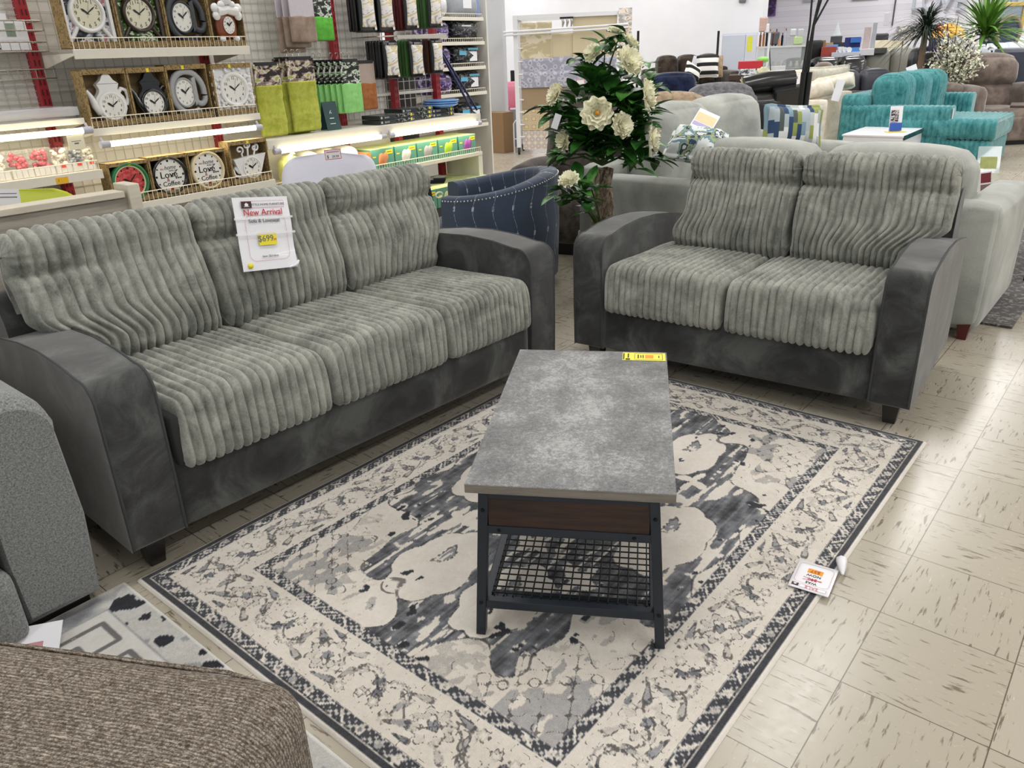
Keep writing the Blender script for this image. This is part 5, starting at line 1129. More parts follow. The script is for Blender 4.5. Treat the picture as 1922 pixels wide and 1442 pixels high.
# ---------------------------------------------------------------- room walls
m=M(); m.box(14.9,15.1,6.38,14,0,4.0); struct('wall_back',m,wall_white)
def brickm():
    t=NT('painted_brick'); v=t.coord(); m_=t.n.new('ShaderNodeMapping'); t.put(m_.inputs[0],v); m_.inputs['Rotation'].default_value=(R(90),0,R(90))
    b=t.node('ShaderNodeTexBrick',Vector=m_.outputs[0]); b.inputs['Scale'].default_value=4.2; b.inputs['Mortar Size'].default_value=.012; b.inputs['Color1'].default_value=(*lin('e3e1e8'),1); b.inputs['Color2'].default_value=(*lin('d8d6de'),1); b.inputs['Mortar'].default_value=(*lin('c3c0ca'),1)
    t.set(Base_Color=b.outputs[0],Roughness=.6); return t.m
m=M(); m.box(20.5,20.7,-12,9.5,0,4.0); struct('wall_far',m,brickm())
m=M(); m.prism([(15.0,6.6),(15.1,6.5),(20.6,9.3),(20.5,9.45)],0,4.0,'z'); struct('wall_return',m,wall_white)
m=M(); m.box(1.5,15.1,13.8,14,0,4.0); struct('wall_left',m,wall_white)
p=atd(924,150,12.75); m=M(); m.cbox((p.x,p.y,2),(.42,.42,4),rz=R(33)); struct('column',m,plain('c9cbd0',.7,vary=.02))
m=M(); m.cbox((p.x,p.y,.06),(.44,.44,.12),rz=R(33)); struct('baseboard_column',m,BLK)

# ---------------------------------------------------------------- seating beyond
def settee(name,label,cat,loc,rz,L,D,Hh,sh,aw,ah,n,mat,group=None,bk=.24,arms=(1,1),seats=True,legs=LEG,base=.10,bframe=None,br=.09,cush=None,lean=.06):
    t=thing(name,label,cat,loc,rz,group); x0=aw if arms[0] else 0; x1=L-aw if arms[1] else L
    m=M(); m.soft(x0-.01,x1+.01,.02,D-.02,base,sh-.13,.03,n=6); m.build('base_frame',mat,t)
    m=M(); m.soft(.01,L-.01,D-.2,D,base,bframe or Hh-.12,.05,n=8); m.build('back_frame',mat,t)
    for s in(0,1):
        if arms[s]: a=0 if s==0 else L-aw; m=M(); m.soft(a,a+aw,0,D-.04,base-.03,ah,.05,(.006,.01,.012),n=10); m.build('armrest',mat,t)
    w=(x1-x0)/n
    for k in range(n):
        if seats: m=M(); m.soft(x0+w*k+.004,x0+w*(k+1)-.004,-.015,D-.22,sh-.14,sh,.05,(0,.012,.02),n=8); m.build('seat_cushion',mat,t)
        c=cush or (x0,w); a=c[0]+c[1]*k; m=M(); m.soft(a+.005,a+c[1]-.005,D-.2-bk,D-.16,sh-.02,Hh,br,(.0,.05,.02),n=10,disp=lambda o,h,b:(0,lean*(b[2]+1)/2,-.03*max(0,b[2])*b[0]**4)); m.build('back_cushion',mat,t)
    if legs:
        for lx in(.06,L-.06):
            for ly in(.06,D-.06): m=M(); m.frust(lx-.02,lx+.02,ly-.02,ly+.02,0,lx-.03,lx+.03,ly-.03,ly+.03,base+.02); m.build('leg',legs,t)
    return t
GREYF=fabric('868985','b3b6b0',60,.92,200,.2,.3,lo=.3,hi=.7); GREYL=fabric('8b8e8a','b7b9b3',3,.92,260,.2,.3,lo=.3,hi=.7)
gs=settee('sectional_sofa','light grey fabric sectional sofa backed against the loveseat','sofa',(5.05,.55,0),R(90),2.35,.97,.875,.44,.2,.645,2,GREYL,bframe=.66,cush=(.16,.74),bk=.26,legs=plain('5a1f18',.4),base=.07,arms=(1,0))
gs2=thing('tmp','',''); 
# the long arm of the same sectional, running away to the right
def addsec(o):
    par=gs; Mi=gs.matrix_basis.inverted(); Mo=Matrix.Translation((4.09,1.95,0)); X=Mi@Mo
    for ch in list(o.children): ch.parent=par; ch.matrix_basis=X@ch.matrix_basis; 
    bpy.data.objects.remove(o)
bpy.data.objects.remove(gs2)
q=settee('tmp','','',(0,0,0),0,2.55,.95,1.03,.44,.2,.64,2,GREYL,bframe=.72,arms=(0,1),cush=(.28,.82),bk=.24,base=.07,legs=None)
addsec(q)
def pillowm(t,w,h,th,mat):
    m=M(); m.soft(-w/2,w/2,-th/2,th/2,-h/2,h/2,th*.45,(0,th*.12,0),n=12,disp=lambda o,hh,b:(o[0]*.06*(b[2]**2)-o[0]*.05*(1-b[2]**2),-o[1]*.75*max(abs(b[0]),abs(b[2]))**4,o[2]*.06*(b[0]**2)-o[2]*.05*(1-b[0]**2))); return m.build('cover',mat,t)
def blockpat():
    t=NT('block_stripe_print'); v=t.coord(); s=t.node('ShaderNodeSeparateXYZ',Vector=v); cx=t.math('FLOOR',t.math('MULTIPLY',s.outputs[0],32)); wn0=t.node('ShaderNodeTexWhiteNoise'); wn0.noise_dimensions='1D'; t.put(wn0.inputs['W'],cx)
    cz=t.math('FLOOR',t.math('ADD',t.math('MULTIPLY',s.outputs[2],11),t.math('MULTIPLY',wn0.outputs[0],5))); cb=t.node('ShaderNodeCombineXYZ',X=cx,Y=cz); wn=t.node('ShaderNodeTexWhiteNoise'); t.put(wn.inputs[0],cb.outputs[0])
    t.set(Base_Color=t.ramp(wn.outputs[0],[(0,lin('dfe2e0')),(.2,lin('8f9a55')),(.34,lin('2c4468')),(.46,lin('7d98a6')),(.62,lin('a9b4bb')),(.76,lin('515a58')),(.86,lin('b9c0bf'))],'CONSTANT'),Roughness=.85); return t.m
BLOCKP=blockpat()
def pillow(label,p,w,h,th,mat,rz,tilt=-12,roll=0,group=None):
    t=thing('throw_pillow',label,'pillow',group=group); place(t,Matrix.Translation(p)@Matrix.Rotation(R(rz),4,'Z')@Matrix.Rotation(R(tilt),4,'X')@Matrix.Rotation(R(roll),4,'Y')); pillowm(t,w,h,th,mat); return t
p=atd(1487,239,6.15); pillow('blue, green and white block striped pillow leaning on the grey sectional arm',p,.44,.32,.15,BLOCKP,-47,-14,4)
WAVEP=mot('wave_print',[(0,lin('e7ebea')),(.44,lin('dfe6e6')),(.48,lin('6f94a6')),(.52,lin('a8b27a')),(.56,lin('2f4a6c')),(.6,lin('e6eae8'))],7,.8)
p=atd(1306,272,4.78); pillow('blue and white wavy print pillow lying behind the loveseat back',p,.34,.26,.15,WAVEP,-70,-55,10)
p=atd(1318,236,4.92); small_card('price_sign','laminated price sign lying across the grey sectional back cushion',facing(p,-130,40,-38),.13,.26,[('l',-.06,.06,.02,.10,plain('d9c48f',.4,vary=.1)),('l',-.06,.06,-.02,.015,plain('9f95c4',.4,vary=.1)),('l',-.06,.06,-.1,-.04,plain('c9b6c4',.4,vary=.1))])
# small rug under the sectional
m=M(); m.box(0,2.6,0,1.7,.0,.012); o=m.build('rug',rug_mat([(.1,lin('8d8a86')),(.5,lin('b4b0aa')),(.9,lin('cbc7c0'))]),loc=(4.42,.44,0)); tag(o,'pale grey distressed rug under the grey sectional at the right','rug')
# side table with pictures beside it
p=onz(1880,352,.45); t=thing('side_table','dark low display table with a lit picture panel behind the grey sectional','table',(p[0]-.2,p[1]-.25,0),R(-30)); m=M(); m.box(-.35,.5,-.3,.3,.40,.44); m.build('tabletop',BLK,t,bev=.004)
for lx in(-.32,.47):
    for ly in(-.27,.27): m=M(); m.box(lx-.02,lx+.02,ly-.02,ly+.02,0,.4); m.build('leg',BLK,t)
m=M(); m.box(-.05,.16,-.2,.05,.44,.447); m.build('lit_picture',glow('f0c25a',1.3),t); m=M(); m.box(.2,.45,-.22,.05,.44,.446); m.build('picture',plain('dfe3ea',.3,vary=.2),t)
p=atd(1850,343,5.6); small_card('photo_tag','photo tag with maroon pictures hanging by the grey sectional cushion',facing(p,-150,88,8),.065,.13,[('l',-.028,.028,.0,.058,plain('7d2f33',.4,vary=.3)),('l',-.028,.028,-.06,-.01,plain('8a6a6c',.4,vary=.3))])
p=atd(1856,300,6.3); t=thing('sign_holder','clear plastic sign holder leaning behind the grey sectional','sign holder'); place(t,facing(p,-160,70,0)); m=M(); m.box(-.07,.07,-.09,.09,0,.003); m.build('clear_panel',glass('e8f2f4',.03,.35),t); m=M(); m.box(-.05,.05,-.06,.02,.003,.0036); m.build('green_print',plain('a8b06a',.5,vary=.3),t)

# teal corduroy sectional
TEALC=cord_mat('246368','62a6aa','teal_corduroy',3)
def ribsoft(m,x0,x1,y0,y1,z0,z1,r,axis,pitch=.05,amp=.008,bulge=(0,0,0),n=None):
    L=[x1-x0,y1-y0,z1-z0][axis]; n=n or 60
    def dp(o,h,b):
        q=(o[axis]/pitch)%1*2-1; rib=amp*(1-abs(q)**2.4)-amp*.5; nrm=np.array(b,float); nrm[axis]=0; l=np.linalg.norm(nrm); return nrm/l*rib if l>.2 else (0,0,0)
    return m.soft(x0,x1,y0,y1,z0,z1,r,bulge,n=n,disp=dp)
tl=thing('sectional_sofa','teal ribbed corduroy sectional sofa with a chaise on the right','sofa',(10.1,1.62,0),0)
# local: x away from camera side (world X), y back (world Y)
def rrect(y0,y1,z0,z1,r): return arc(y0+r,z0+r,r,PI,1.5*PI,4)+arc(y1-r,z0+r,r,1.5*PI,2*PI,4)+arc(y1-r,z1-r,r,0,PI/2,5)+arc(y0+r,z1-r,r,PI/2,PI,5)
def ribs_x(m,x0,x1,prof,nr,amp=.014,seed=0,endr=.03,n=60,ex=None): return ribbed(m,prof,lambda u,z:x0,lambda u,z:x1,nr,amp,endr,n,.001,ex,seed)
def ribs_y(m,y0,y1,x0,x1,z0,z1,r,nr,amp=.014,seed=0):
    i=len(m.v); ribs_x(m,y0,y1,rrect(-x1,-x0,z0,z1,r),nr,amp,seed)   # built along x, then turned to run along y
    for k in range(i,len(m.v)): p=m.v[k]; m.v[k]=(-p[1],p[0],p[2])
m=M(); ribs_y(m,.42,1.62,0,.28,.03,.655,.05,21); m.build('armrest',TEALC,tl)
m=M(); ribs_y(m,.55,1.62,1.72,2.0,.03,.70,.05,19); m.build('armrest',TEALC,tl)
m=M(); m.soft(.05,1.95,1.35,1.66,.05,.78,.06,n=10); m.build('back_frame',TEALC,tl)
for k in range(3):
    m=M(); ribs_x(m,.20+.56*k,.74+.56*k,rrect(1.0-.05*k,1.36-.02*k,.42,.97,.13),9,.018,k,.10,70,lambda u,P,s: (.03*math.sin(PI*s)**.5)*np.ones(len(u))); m.build('back_cushion',TEALC,tl)
m=M(); ribs_y(m,-.02,.44,0,1.05,.02,.30,.03,9,.011); m.build('chaise_base',TEALC,tl)
m=M(); ribs_y(m,-.05,1.1,-.02,1.09,.295,.53,.07,20,.012); m.build('chaise_cushion',TEALC,tl)
m=M(); m.soft(1.0,1.75,.1,1.4,.05,.46,.06,(0,0,.02),n=10); m.build('seat_cushion',TEALC,tl)
m=M(); m.box(-.005,.01,-.01,.40,0,.03); m.build('trim_strip',STEEL,tl)
small_card('price_tag','small white tag on the teal sectional arm end',facing(Vector((10.16,2.03,.57)),-90,90,0),.05,.12,[])
# white coffee table and flyer
wt=thing('coffee_table','glossy white square coffee table with black edge beside the teal sectional','coffee table',(9.2,2.27,0),R(2)); GW=plain('e6e6ea',.35,vary=.01)
m=M(); m.box(.0,1.2,.0,.62,.06,.405); m.build('body',GW,wt,bev=.01); m=M(); m.box(-.01,1.22,-.005,.63,.40,.42); m.build('tabletop',GW,wt,bev=.003); m=M(); m.box(-.005,1.23,-.012,-.004,.375,.42); m.build('black_edge',BLKG,wt)
p=Vector(onz(1680,248,.421)); t=thing('flyer_holder','clear stand with a furniture flyer and blue band on the white table','flyer'); place(t,Matrix.Translation(p)@Matrix.Rotation(R(-52),4,'Z'))
m=M(); m.cbox((0,.03,.135),(.135,.004,.27),rx=-.12); m.build('flyer',PAPER,t); m=M(); m.cbox((-.02,.018,.17),(.08,.002,.12),rx=-.12); m.build('photo_print',mot('flyer_photo',[(0,lin('2b2a2c')),(.46,lin('6c6266')),(.52,lin('d9d4d4')),(.6,lin('a3837a'))],26,.3),t); m=M(); m.cbox((0,.004,.055),(.13,.003,.085),rx=-.12); m.build('blue_band',plain('2f57b0',.4,vary=.02),t)
m=M(); m.cbox((0,0,.003),(.2,.1,.006)); m.build('yellow_base',plain('e6d05a',.4),t)
# arc floor lamp
p=atd(1504,200,7.45); la=thing('floor_lamp','black multi-arm arc floor lamp standing behind the grey sectional','lamp',(p.x,p.y,0),R(-49))
m=M(); m.lathe([(.01,0),(.17,0),(.17,.025),(.01,.03)],28); m.build('base',BLK,la); m=M(); m.cyl((-.023,0,.02),(-.008,0,1.14),.024,n=14); m.cyl((.025,0,.02),(.04,0,1.14),.024,n=14); m.build('pole',BLK,la)
for k,(x1,x2) in enumerate(((.0,-.02),(.04,.10),(.045,.16),(.05,.36))):
    P=[(-.02+.02*k,0.01*k,1.12),(x1*.7,.0,1.5),(x1+(x2-x1)*.35,0,1.75),(x2,0,2.0),(x2+(x2-x1)*1.6,-.05,2.35)]; m=M(); m.tube(P,.0085,7); m.build('arm',BLK,la)
# ---- seating farther back
TAN=fabric('8a7660','b39f86',20,.92,200,.2,.3); DGR=fabric('56565a','7d7d82',20,.92,200,.2,.3); CREAM=fabric('cfc4b2','eae2d4',8,.85,200,.1,.3); CREAM2=fabric('c9c1ad','ded7c6',8,.85,200,.1,.3); LEATH=plain('17181b',.28,vary=.15,coat=.4); SLATE=plain('3a3c46',.5,vary=.08); OLIVE=plain('76766c',.55,vary=.06); DBRO=fabric('241d18','4a4037',8,.92,150,.2,.4); DNAV=fabric('10162a','222d4c',8,.92,150,.2,.4); BRSU=fabric('4b3d34','7d6c5f',5,.9,200,.2,.5); BRSU2=fabric('574c47','857870',5,.9,200,.2,.5)
CA=R(-49.4)      # turned square to the line of sight
def at(px,d): p=atd(px,100,d); return (p.x,p.y,0)
def facing_rz(dx,dy): return math.atan2(dy,dx)+PI/2
recl('recliner','tan fabric recliner with its rounded back toward the grey sectional',at(1318,7.7),facing_rz(.75,.65),.95,.9,1.02,TAN,lean=.1)
recl('recliner','dark grey fabric recliner with a boxy head pillow behind the tan one',at(1398,8.9),facing_rz(.75,.65),.9,.9,1.03,DGR,lean=.1)
p=atd(1352,185,7.9); small_card('price_sign','small printed price sign between the tan and dark grey recliners',facing(p,-140,90,0),.11,.12,[('l',-.035,.035,.015,.03,plain('b9a4a4',.5,vary=0)),('l',-.03,.03,-.03,-.026,RED)])
t=thing('massage_chair','black leather reclining chair with a rolled headrest and tilted footrest','recliner',at(1450,8.3),CA); p0=Vector(at(1440,8.0))
m=M(); m.tube([(-.24,.05,1.0),(.0,.05,1.03),(.24,.05,1.04)],[.09,.105,.10],14); m.build('headrest',LEATH,t); m=M(); m.cbox((.20,-.03,.85),(.34,.10,.30),rx=.35,ry=-.12); m.build('footrest_pad',LEATH,t,bev=.02); m=M(); m.soft(-.33,.15,-.1,.35,.3,.95,.1,n=8); m.build('backrest',LEATH,t); m=M(); m.soft(-.38,.38,-.5,.3,.08,.46,.1,n=8); m.build('seat',LEATH,t); m=M(); m.box(-.3,.3,-.4,.25,0,.1); m.build('base',BLK,t)
rz_x=facing_rz(-1,0)
# cream modular seats seen from behind: panels with soft tops, cushions lying on them
def module(label,px0,px1,py,d):
    a=atd(px0,py,d); b=atd(px1,py,d); w=(b-a).to_2d().length; t=thing('modular_seat',label,'sofa',(a.x,a.y,0),math.atan2(b.y-a.y,b.x-a.x)+.35,'cream modular seats'); w/=math.cos(.35)
    m=M(); m.soft(0,w,0,.16,.05,a.z,.04,(0,.01,.0),n=10); m.build('back_panel',CREAM,t); m=M(); m.soft(.0,.16,.1,.95,.05,a.z-.02,.04,n=8); m.build('side_panel',CREAM,t); m=M(); m.soft(.1,w-.02,.1,.95,.1,.44,.06,n=8); m.build('seat_cushion',CREAM,t); m=M(); m.box(.03,w-.03,.04,.9,0,.06); m.build('base',plain('8a8478',.6),t)
    return t
module('cream modular seat nearest the black floor lamp',1470,1557,190,10.4); module('cream modular seat beside the teal sectional',1556,1602,172,12.0)
settee('sofa','cream panelled sofa back left of the black lamp pole','sofa',at(1432,12.6),CA,.95,.6,.98,.45,.2,.62,2,CREAM2,arms=(0,0),bframe=.95,seats=False,legs=None,base=.02)
RIBP=cord_mat('9c9a8e','d6d3c6','ribbed_cream',9)
p=atd(1552,143,11.9); pillow('ribbed cream pillow standing on the cream seats behind the floor lamp',p,.62,.26,.2,RIBP,-50,0,-2)
p=atd(1530,171,10.75); pillow('plump cream pillow on the cream seat, left of its price tag',p,.52,.26,.24,CREAM,-42,-20,-10); p=atd(1566,157,11.5); pillow('second cream pillow leaning at the right end of the cream seats',p,.58,.22,.24,CREAM,-45,-10,-8); p=atd(1490,176,10.8); pillow('low cream pillow at the left of the black lamp pole',p,.34,.22,.22,CREAM,-45,-15,-12)
p=atd(1573,170,10.7); small_card('price_card','folded white price paper on the cream seat',facing(p,-140,90,-12),.10,.24,[]); p=atd(1493,155,10.9); small_card('price_card','white price paper hanging left of the black lamp pole',facing(p,-140,90,8),.12,.2,[('l',-.03,.03,.04,.07,GREY_INK)])
# navy and dark brown sofas by the wall
settee('sofa','navy blue velvet sofa in front of the dark brown one','sofa',at(1212,11.8),CA,1.05,.9,1.02,.55,.18,.8,1,DNAV,arms=(1,1),bframe=.8)
t=settee('sofa','dark brown corduroy sofa with black and white pillows by the white wall','sofa',at(1228,13.6),CA+R(4),1.52,.95,1.24,.78,.22,.98,3,DBRO,bframe=1.05,br=.06,base=.35,legs=None); m=M(); m.box(0,1.52,0,.95,0,.36); m.build('platform',BLK,t)
def zig():
    t=NT('zigzag_print'); v=t.coord(); s=t.node('ShaderNodeSeparateXYZ',Vector=v); X,Z=s.outputs[0],s.outputs[2]; tri=t.math('PINGPONG',t.math('MULTIPLY',X,9),1); q=t.math('FRACT',t.math('ADD',t.math('MULTIPLY',Z,8),t.math('FLOOR',t.math('MULTIPLY',tri,2.2))))
    t.set(Base_Color=t.mix(t.math('GREATER_THAN',q,.45),lin('1a1a1c'),lin('efeeea')),Roughness=.85); return t.m
ZIG=zig(); p=atd(1328,125,13.7); pillow('black and white zigzag pillow upright on the dark brown sofa',p,.36,.34,.12,ZIG,-49,-8,0); p=atd(1300,135,13.4); pillow('black and white zigzag pillow slumped at the left of the dark brown sofa',p,.3,.26,.12,ZIG,-20,-20,30)
p=atd(1303,120,13.75); small_card('price_sign','tall white price sign on the dark brown sofa back',facing(p,-140,85,-16),.09,.24,[]); p=atd(1349,125,13.8); pillow('plain beige pillow half hidden behind the upright zigzag pillow',p,.14,.34,.1,TAN,-49,-8,0)
# red packed boxes on a dark table, roses
def slab(name,label,cat,px0,px1,py0,py1,d,depth,mat,part='carton',z0=None,group=None,bev=.004,rz=None):
    a=atd(px0,py1,d); b=atd(px1,py1,d); t_=atd((px0+px1)/2,py0,d); zb=atd((px0+px1)/2,py1,d).z if z0 is None else z0; w=(b-a).to_2d().length; r_=math.atan2(b.y-a.y,b.x-a.x)
    t=thing(name,label,cat,(a.x,a.y,zb),r_,group); m=M(); m.box(0,w,0,depth,0,t_.z-zb); m.build(part,mat,t,bev=bev); t['w']=w; t['h']=t_.z-zb; return t
slab('display_table','dark wooden display table under the red packages','table',1368,1430,141,150,12.2,.6,plain('3a2a22',.5),'tabletop'); 
slab('package','red wrapped bedding package on the dark table','package',1385,1431,115,129,12.2,.4,plain('c0343f',.3,vary=.12),'wrapped_block'); slab('package','silver wrapped package below the red one','package',1386,1427,129,141,12.2,.4,mot('silver_wrap',[(0,lin('4a4d52')),(.45,lin('8f949c')),(.52,lin('e0e3ea'))],22,.2),'wrapped_block')
for k,(px,py,r,d,lab) in enumerate(((1433,134,.085,8.6,'round pale yellow rose bloom above the black leather headrest'),(1402,148,.07,8.3,'small pale yellow rose lying by the black leather headrest'))):
    p=atd(px,py,d); t=thing('artificial_flower',lab,'artificial flower',tuple(p)); bloom((0,0,-.03),(-.5,-.5,.6),r,50+k,t,False); m=M(); m.tube([(0,0,-.03),(.03,.04,-.3),(.02,.05,-p.z+.0 if k==0 else -.5)],.006,6); m.build('stem',STEM,t); m=M(); leaf(m,(0,0,-.05),(.5,-.4,.1),(0,0,1),.1,.045); leaf(m,(0,0,-.06),(-.5,-.4,0),(0,0,1),.1,.045); m.build('leaves',LEAFM,t)
p=atd(1458,215,7.6); t=thing('artificial_flower','green leaves and pale blooms between the footrest pad and striped pillow','artificial flower',tuple(p)); m=M()
for k in range(6): leaf(m,(0,0,-.02*k),(math.cos(k*1.3),math.sin(k*1.3),.4),(0,0,1),.12,.05)
m.build('leaves',LEAFM,t); m=M(); m.tube([(0,0,0),(.02,.02,-.4),(0,.02,-p.z)],.006,6); m.build('stem',STEM,t)
# black, slate and olive sofas in the middle distance
settee('sofa','black leather sofa seen from behind in front of the olive one','sofa',at(1476,16.0),CA+R(2),2.0,.9,1.09,.6,.2,.85,3,LEATH,bframe=.9); settee('sofa','slate grey sofa behind the ribbed cream pillow','sofa',at(1592,14.0),CA,1.0,.9,.92,.45,.2,.62,2,SLATE,bframe=.86,arms=(0,0)); settee('sofa','olive grey leather sofa beyond the black sofa','sofa',at(1602,17.4),CA,1.5,.9,1.18,.6,.2,.8,3,OLIVE,bframe=1.0,arms=(0,0))
# brown suede recliners at the right
recl('recliner','brown suede recliner with a white tag behind the teal sectional',at(1668,13.0),facing_rz(.3,-1),1.0,.95,1.06,BRSU,lean=.12); p=atd(1712,132,12.2); small_card('price_tag','crumpled white tag on the brown suede recliner',facing(p,-140,80,20),.14,.12,[])
recl('recliner','large brown suede reclining seat at the right edge',at(1838,12.3),CA,1.15,.95,1.12,BRSU2,lean=.1,aw=.26,ah=.74); recl('recliner','brown suede recliner arm and seat left of the large one',at(1752,12.0),CA+R(20),.72,.95,.80,BRSU2,lean=.05,ah=.78)
t=slab('side_table','small round brown side table in front of the large recliner','table',1895,1940,198,203,11.2,.5,plain('4a3630',.4),'tabletop')
t=thing('theater_seat','black leather theater seat with white stitching behind the blossom branches','recliner',at(1770,15.0),CA); m=M(); m.soft(-.4,.35,0,.4,.3,1.22,.12,(0,.04,.03),n=10); m.build('backrest',LEATH,t); m=M(); m.soft(-.45,.4,-.5,.1,.05,.6,.1,n=8); m.build('seat',LEATH,t); m=M(); m.tube([(-.2,-.06,1.2),(-.02,-.07,.95),(.05,-.07,.7)],.006,5); m.build('stitching',PAPER,t)
for k in range(4):
    settee('theater_seat','pale silver leather theater seat, %s of the row behind the blossom'%['first','second','third','fourth'][k],'recliner',at(1832+19*k,15.0+.72*k),CA,.60,.68,1.22,.5,.14,.7,1,plain('c3cbd6',.35,vary=.06),'silver theater seats',legs=None,base=.02)
slab('mattress','dark slate blue topped mattress stack at the right edge','mattress',1858,1960,98,140,13.8,1.4,plain('3b4150',.6,vary=.1),'mattress',0); slab('mattress','pale mattress lying on top of the dark slate one','mattress',1866,1960,92,99,13.85,1.3,plain('7d828c',.6,vary=.05),'mattress')
settee('sofa','white leather sofa below the wall mirrors','sofa',at(1872,18.2),CA,1.6,.9,1.3,.5,.15,.8,3,plain('d3d3d8',.5,vary=.04),legs=None,base=.02)
# ---------------------------------------------------------------- vinyl roll rack, boxes and the wall side
a_=Vector(onz(975,290)); b_=atd(1168,260,11.7); rk_a=math.atan2(b_.y-a_.y,b_.x-a_.x); RL=(b_-a_).to_2d().length
rk=thing('roll_rack','white metal rack of hanging vinyl tablecloth rolls behind the flowering tree','rack',(a_.x,a_.y,0),rk_a)
WM=plain('e3e5ea',.35,vary=.02); zt=1.86
m=M(); m.box(-.03,.03,-.03,.03,.1,zt); m.build('post',WM,rk); m=M(); m.box(RL-.03,RL+.03,-.03,.03,.1,zt); m.build('post',WM,rk); m=M(); m.box(-.03,.03,.47,.53,.1,zt-.02); m.build('post',WM,rk); m=M(); m.box(RL-.03,RL+.03,.47,.53,.1,zt-.02); m.build('post',WM,rk)
m=M(); m.box(-.03,RL+.03,-.02,.02,zt-.05,zt); m.box(-.03,RL+.03,.48,.52,zt-.06,zt-.02); m.box(-.03,.03,0,.5,zt-.05,zt); m.box(RL-.03,RL+.03,0,.5,zt-.05,zt); m.build('top_frame',WM,rk)
m=M(); m.cyl((-.16,-.06,1.655),(RL+.05,-.06,1.69),.014,n=8); m.cyl((-.16,-.06,1.615),(RL+.05,-.06,1.65),.014,n=8); m.build('cutter_rail',WM,rk)
m=M()
for k in range(8): m=M(); z=.25+.17*k; m.cyl((-.01,-.02,z),(.09,-.02,z),.012,n=6); m.build('roll_peg',WM,rk)
for x in(0,RL):
    for y in(0,.5): m=M(); m.cyl((x-.015,y,.05),(x+.015,y,.05),.05,n=14); m.box(x-.012,x+.012,y-.012,y+.012,.08,.12); m.build('caster',BLK,rk)
m=M(); m.box(RL-.08,RL+.10,-.05,-.03,1.30,zt+.03); m.build('clear_film_bag',mot('shiny_film',[(0,lin('a9a6a4')),(.45,lin('cfcac6')),(.53,lin('f0e6da')),(.6,lin('c8a98c'))],10,.15),rk)
LACE=NT('lace_vinyl'); v_=LACE.coord(); vo=LACE.node('ShaderNodeTexVoronoi',Vector=v_); vo.inputs['Scale'].default_value=16; LACE.set(Base_Color=LACE.ramp(vo.outputs[0],[(.2,lin('8f90a2')),(.4,lin('c9c9d6')),(.6,lin('9d9eb0'))]),Roughness=.4); LACE=LACE.m
def sqpat(c1,c2,sc,inv=0):
    t=NT('printed_vinyl'); v=t.coord(scale=(sc,sc,sc)); s=t.node('ShaderNodeSeparateXYZ',Vector=v); gx=t.math('ABSOLUTE',t.math('SUBTRACT',t.math('FRACT',s.outputs[0]),.5)); gz=t.math('ABSOLUTE',t.math('SUBTRACT',t.math('FRACT',s.outputs[2]),.5)); r=t.math('MAXIMUM',gx,gz) if not inv else t.math('SQRT',t.math('ADD',t.math('MULTIPLY',gx,gx),t.math('MULTIPLY',gz,gz)))
    t.set(Base_Color=t.ramp(r,[(.12,lin(c2)),(.2,lin(c1)),(.3,lin(c2)),(.4,lin(c1)),(.47,lin('e3dac8'))],'CONSTANT'),Roughness=.45); return t.m
BEI=plain('cfc2a3',.5,vary=.06); BEI2=mot('damask_vinyl',[(0,lin('bfb18f')),(.47,lin('cabd9e')),(.53,lin('ddd4bd'))],6,.5); TANV=plain('9f8a6e',.55,vary=.12,scale=60)
for (x0,x1,zr,zb,r,mt,nm,y) in ((.06,.50,1.72,1.27,.055,BEI2,'beige damask',.02),(.80,RL-.1,1.80,1.30,.06,BEI,'plain beige',.02),(.50,.80,1.57,1.24,.05,BEI,'lower beige',.04),(.06,RL-.1,1.26,1.0,.06,LACE,'upper grey lace',.0),(.06,RL-.1,1.08,.92,.06,LACE,'lower grey lace',-.03),(.06,RL-.1,.93,.62,.05,TANV,'tan woven',.0),(.06,RL-.1,.62,.33,.05,sqpat('b09a74','d6c6a4',9),'tan squares printed',.0),(.06,RL-.1,.33,.07,.04,sqpat('a99fb0','dccfb8',11,1),'hexagon printed',.0)):
    t=thing('vinyl_roll','%s vinyl roll on the white rack with its end hanging down'%nm,'tablecloth roll',tuple(rk.matrix_basis@Vector((x0,y,zb))),rk_a,'vinyl rolls on the rack'); m=M(); m.cyl((0,.06,zr-zb),(x1-x0,.06,zr-zb),r,n=18); m.build('roll',mt,t); m=M(); m.box(0,x1-x0,-.004,.0,0,zr-zb+.01); m.build('hanging_sheet',mt,t)
for k in range(3):
    t=thing('cloth_clip','black and silver hanger clip on the rack top, %s of three'%['left','middle','right'][k],'clip',tuple(rk.matrix_basis@Vector((.66+.06*k,-.03,1.69))),rk_a,'hanger clips'); m=M(); m.box(-.035,.03,-.01,.01,.10,.125); m.build('handle',BLK,t); m=M(); m.tube([(0,0,.10),(.012,0,.06),(0,0,0)],[.014,.02,.008],7); m.build('jaw',CHROME,t)
p=atd(1090,165,11.3); small_card('price_sign','tall red bordered price sign hanging on the roll rack',facing(p,-140,90,4),.12,.22,[('o',.006,RED),('l',-.04,.04,-.06,.05,plain('d9cdb4',.5,vary=.1))])
def stdbox(name,label,cat,px0,px1,py0,d,depth,mat,part='carton',bev=.004,group=None): return slab(name,label,cat,px0,px1,py0,py0+5,d,depth,mat,part,0,group,bev)
CARD=plain('8f7252',.8,vary=.05)
t=thing('cardboard_box','tall plain cardboard box standing beside the white column','box',onz(906,286),math.atan2(7.92-8.34,.02)); m=M(); m.box(0,.42,0,.26,0,.58); m.build('carton',CARD,t,bev=.004); m=M(); m.box(.0,.42,-.001,0,.30,.345) if 0 else m.box(.0,.06,-.001,0,.29,.33); m.build('tape',plain('b58e5c',.3,vary=.02),t)
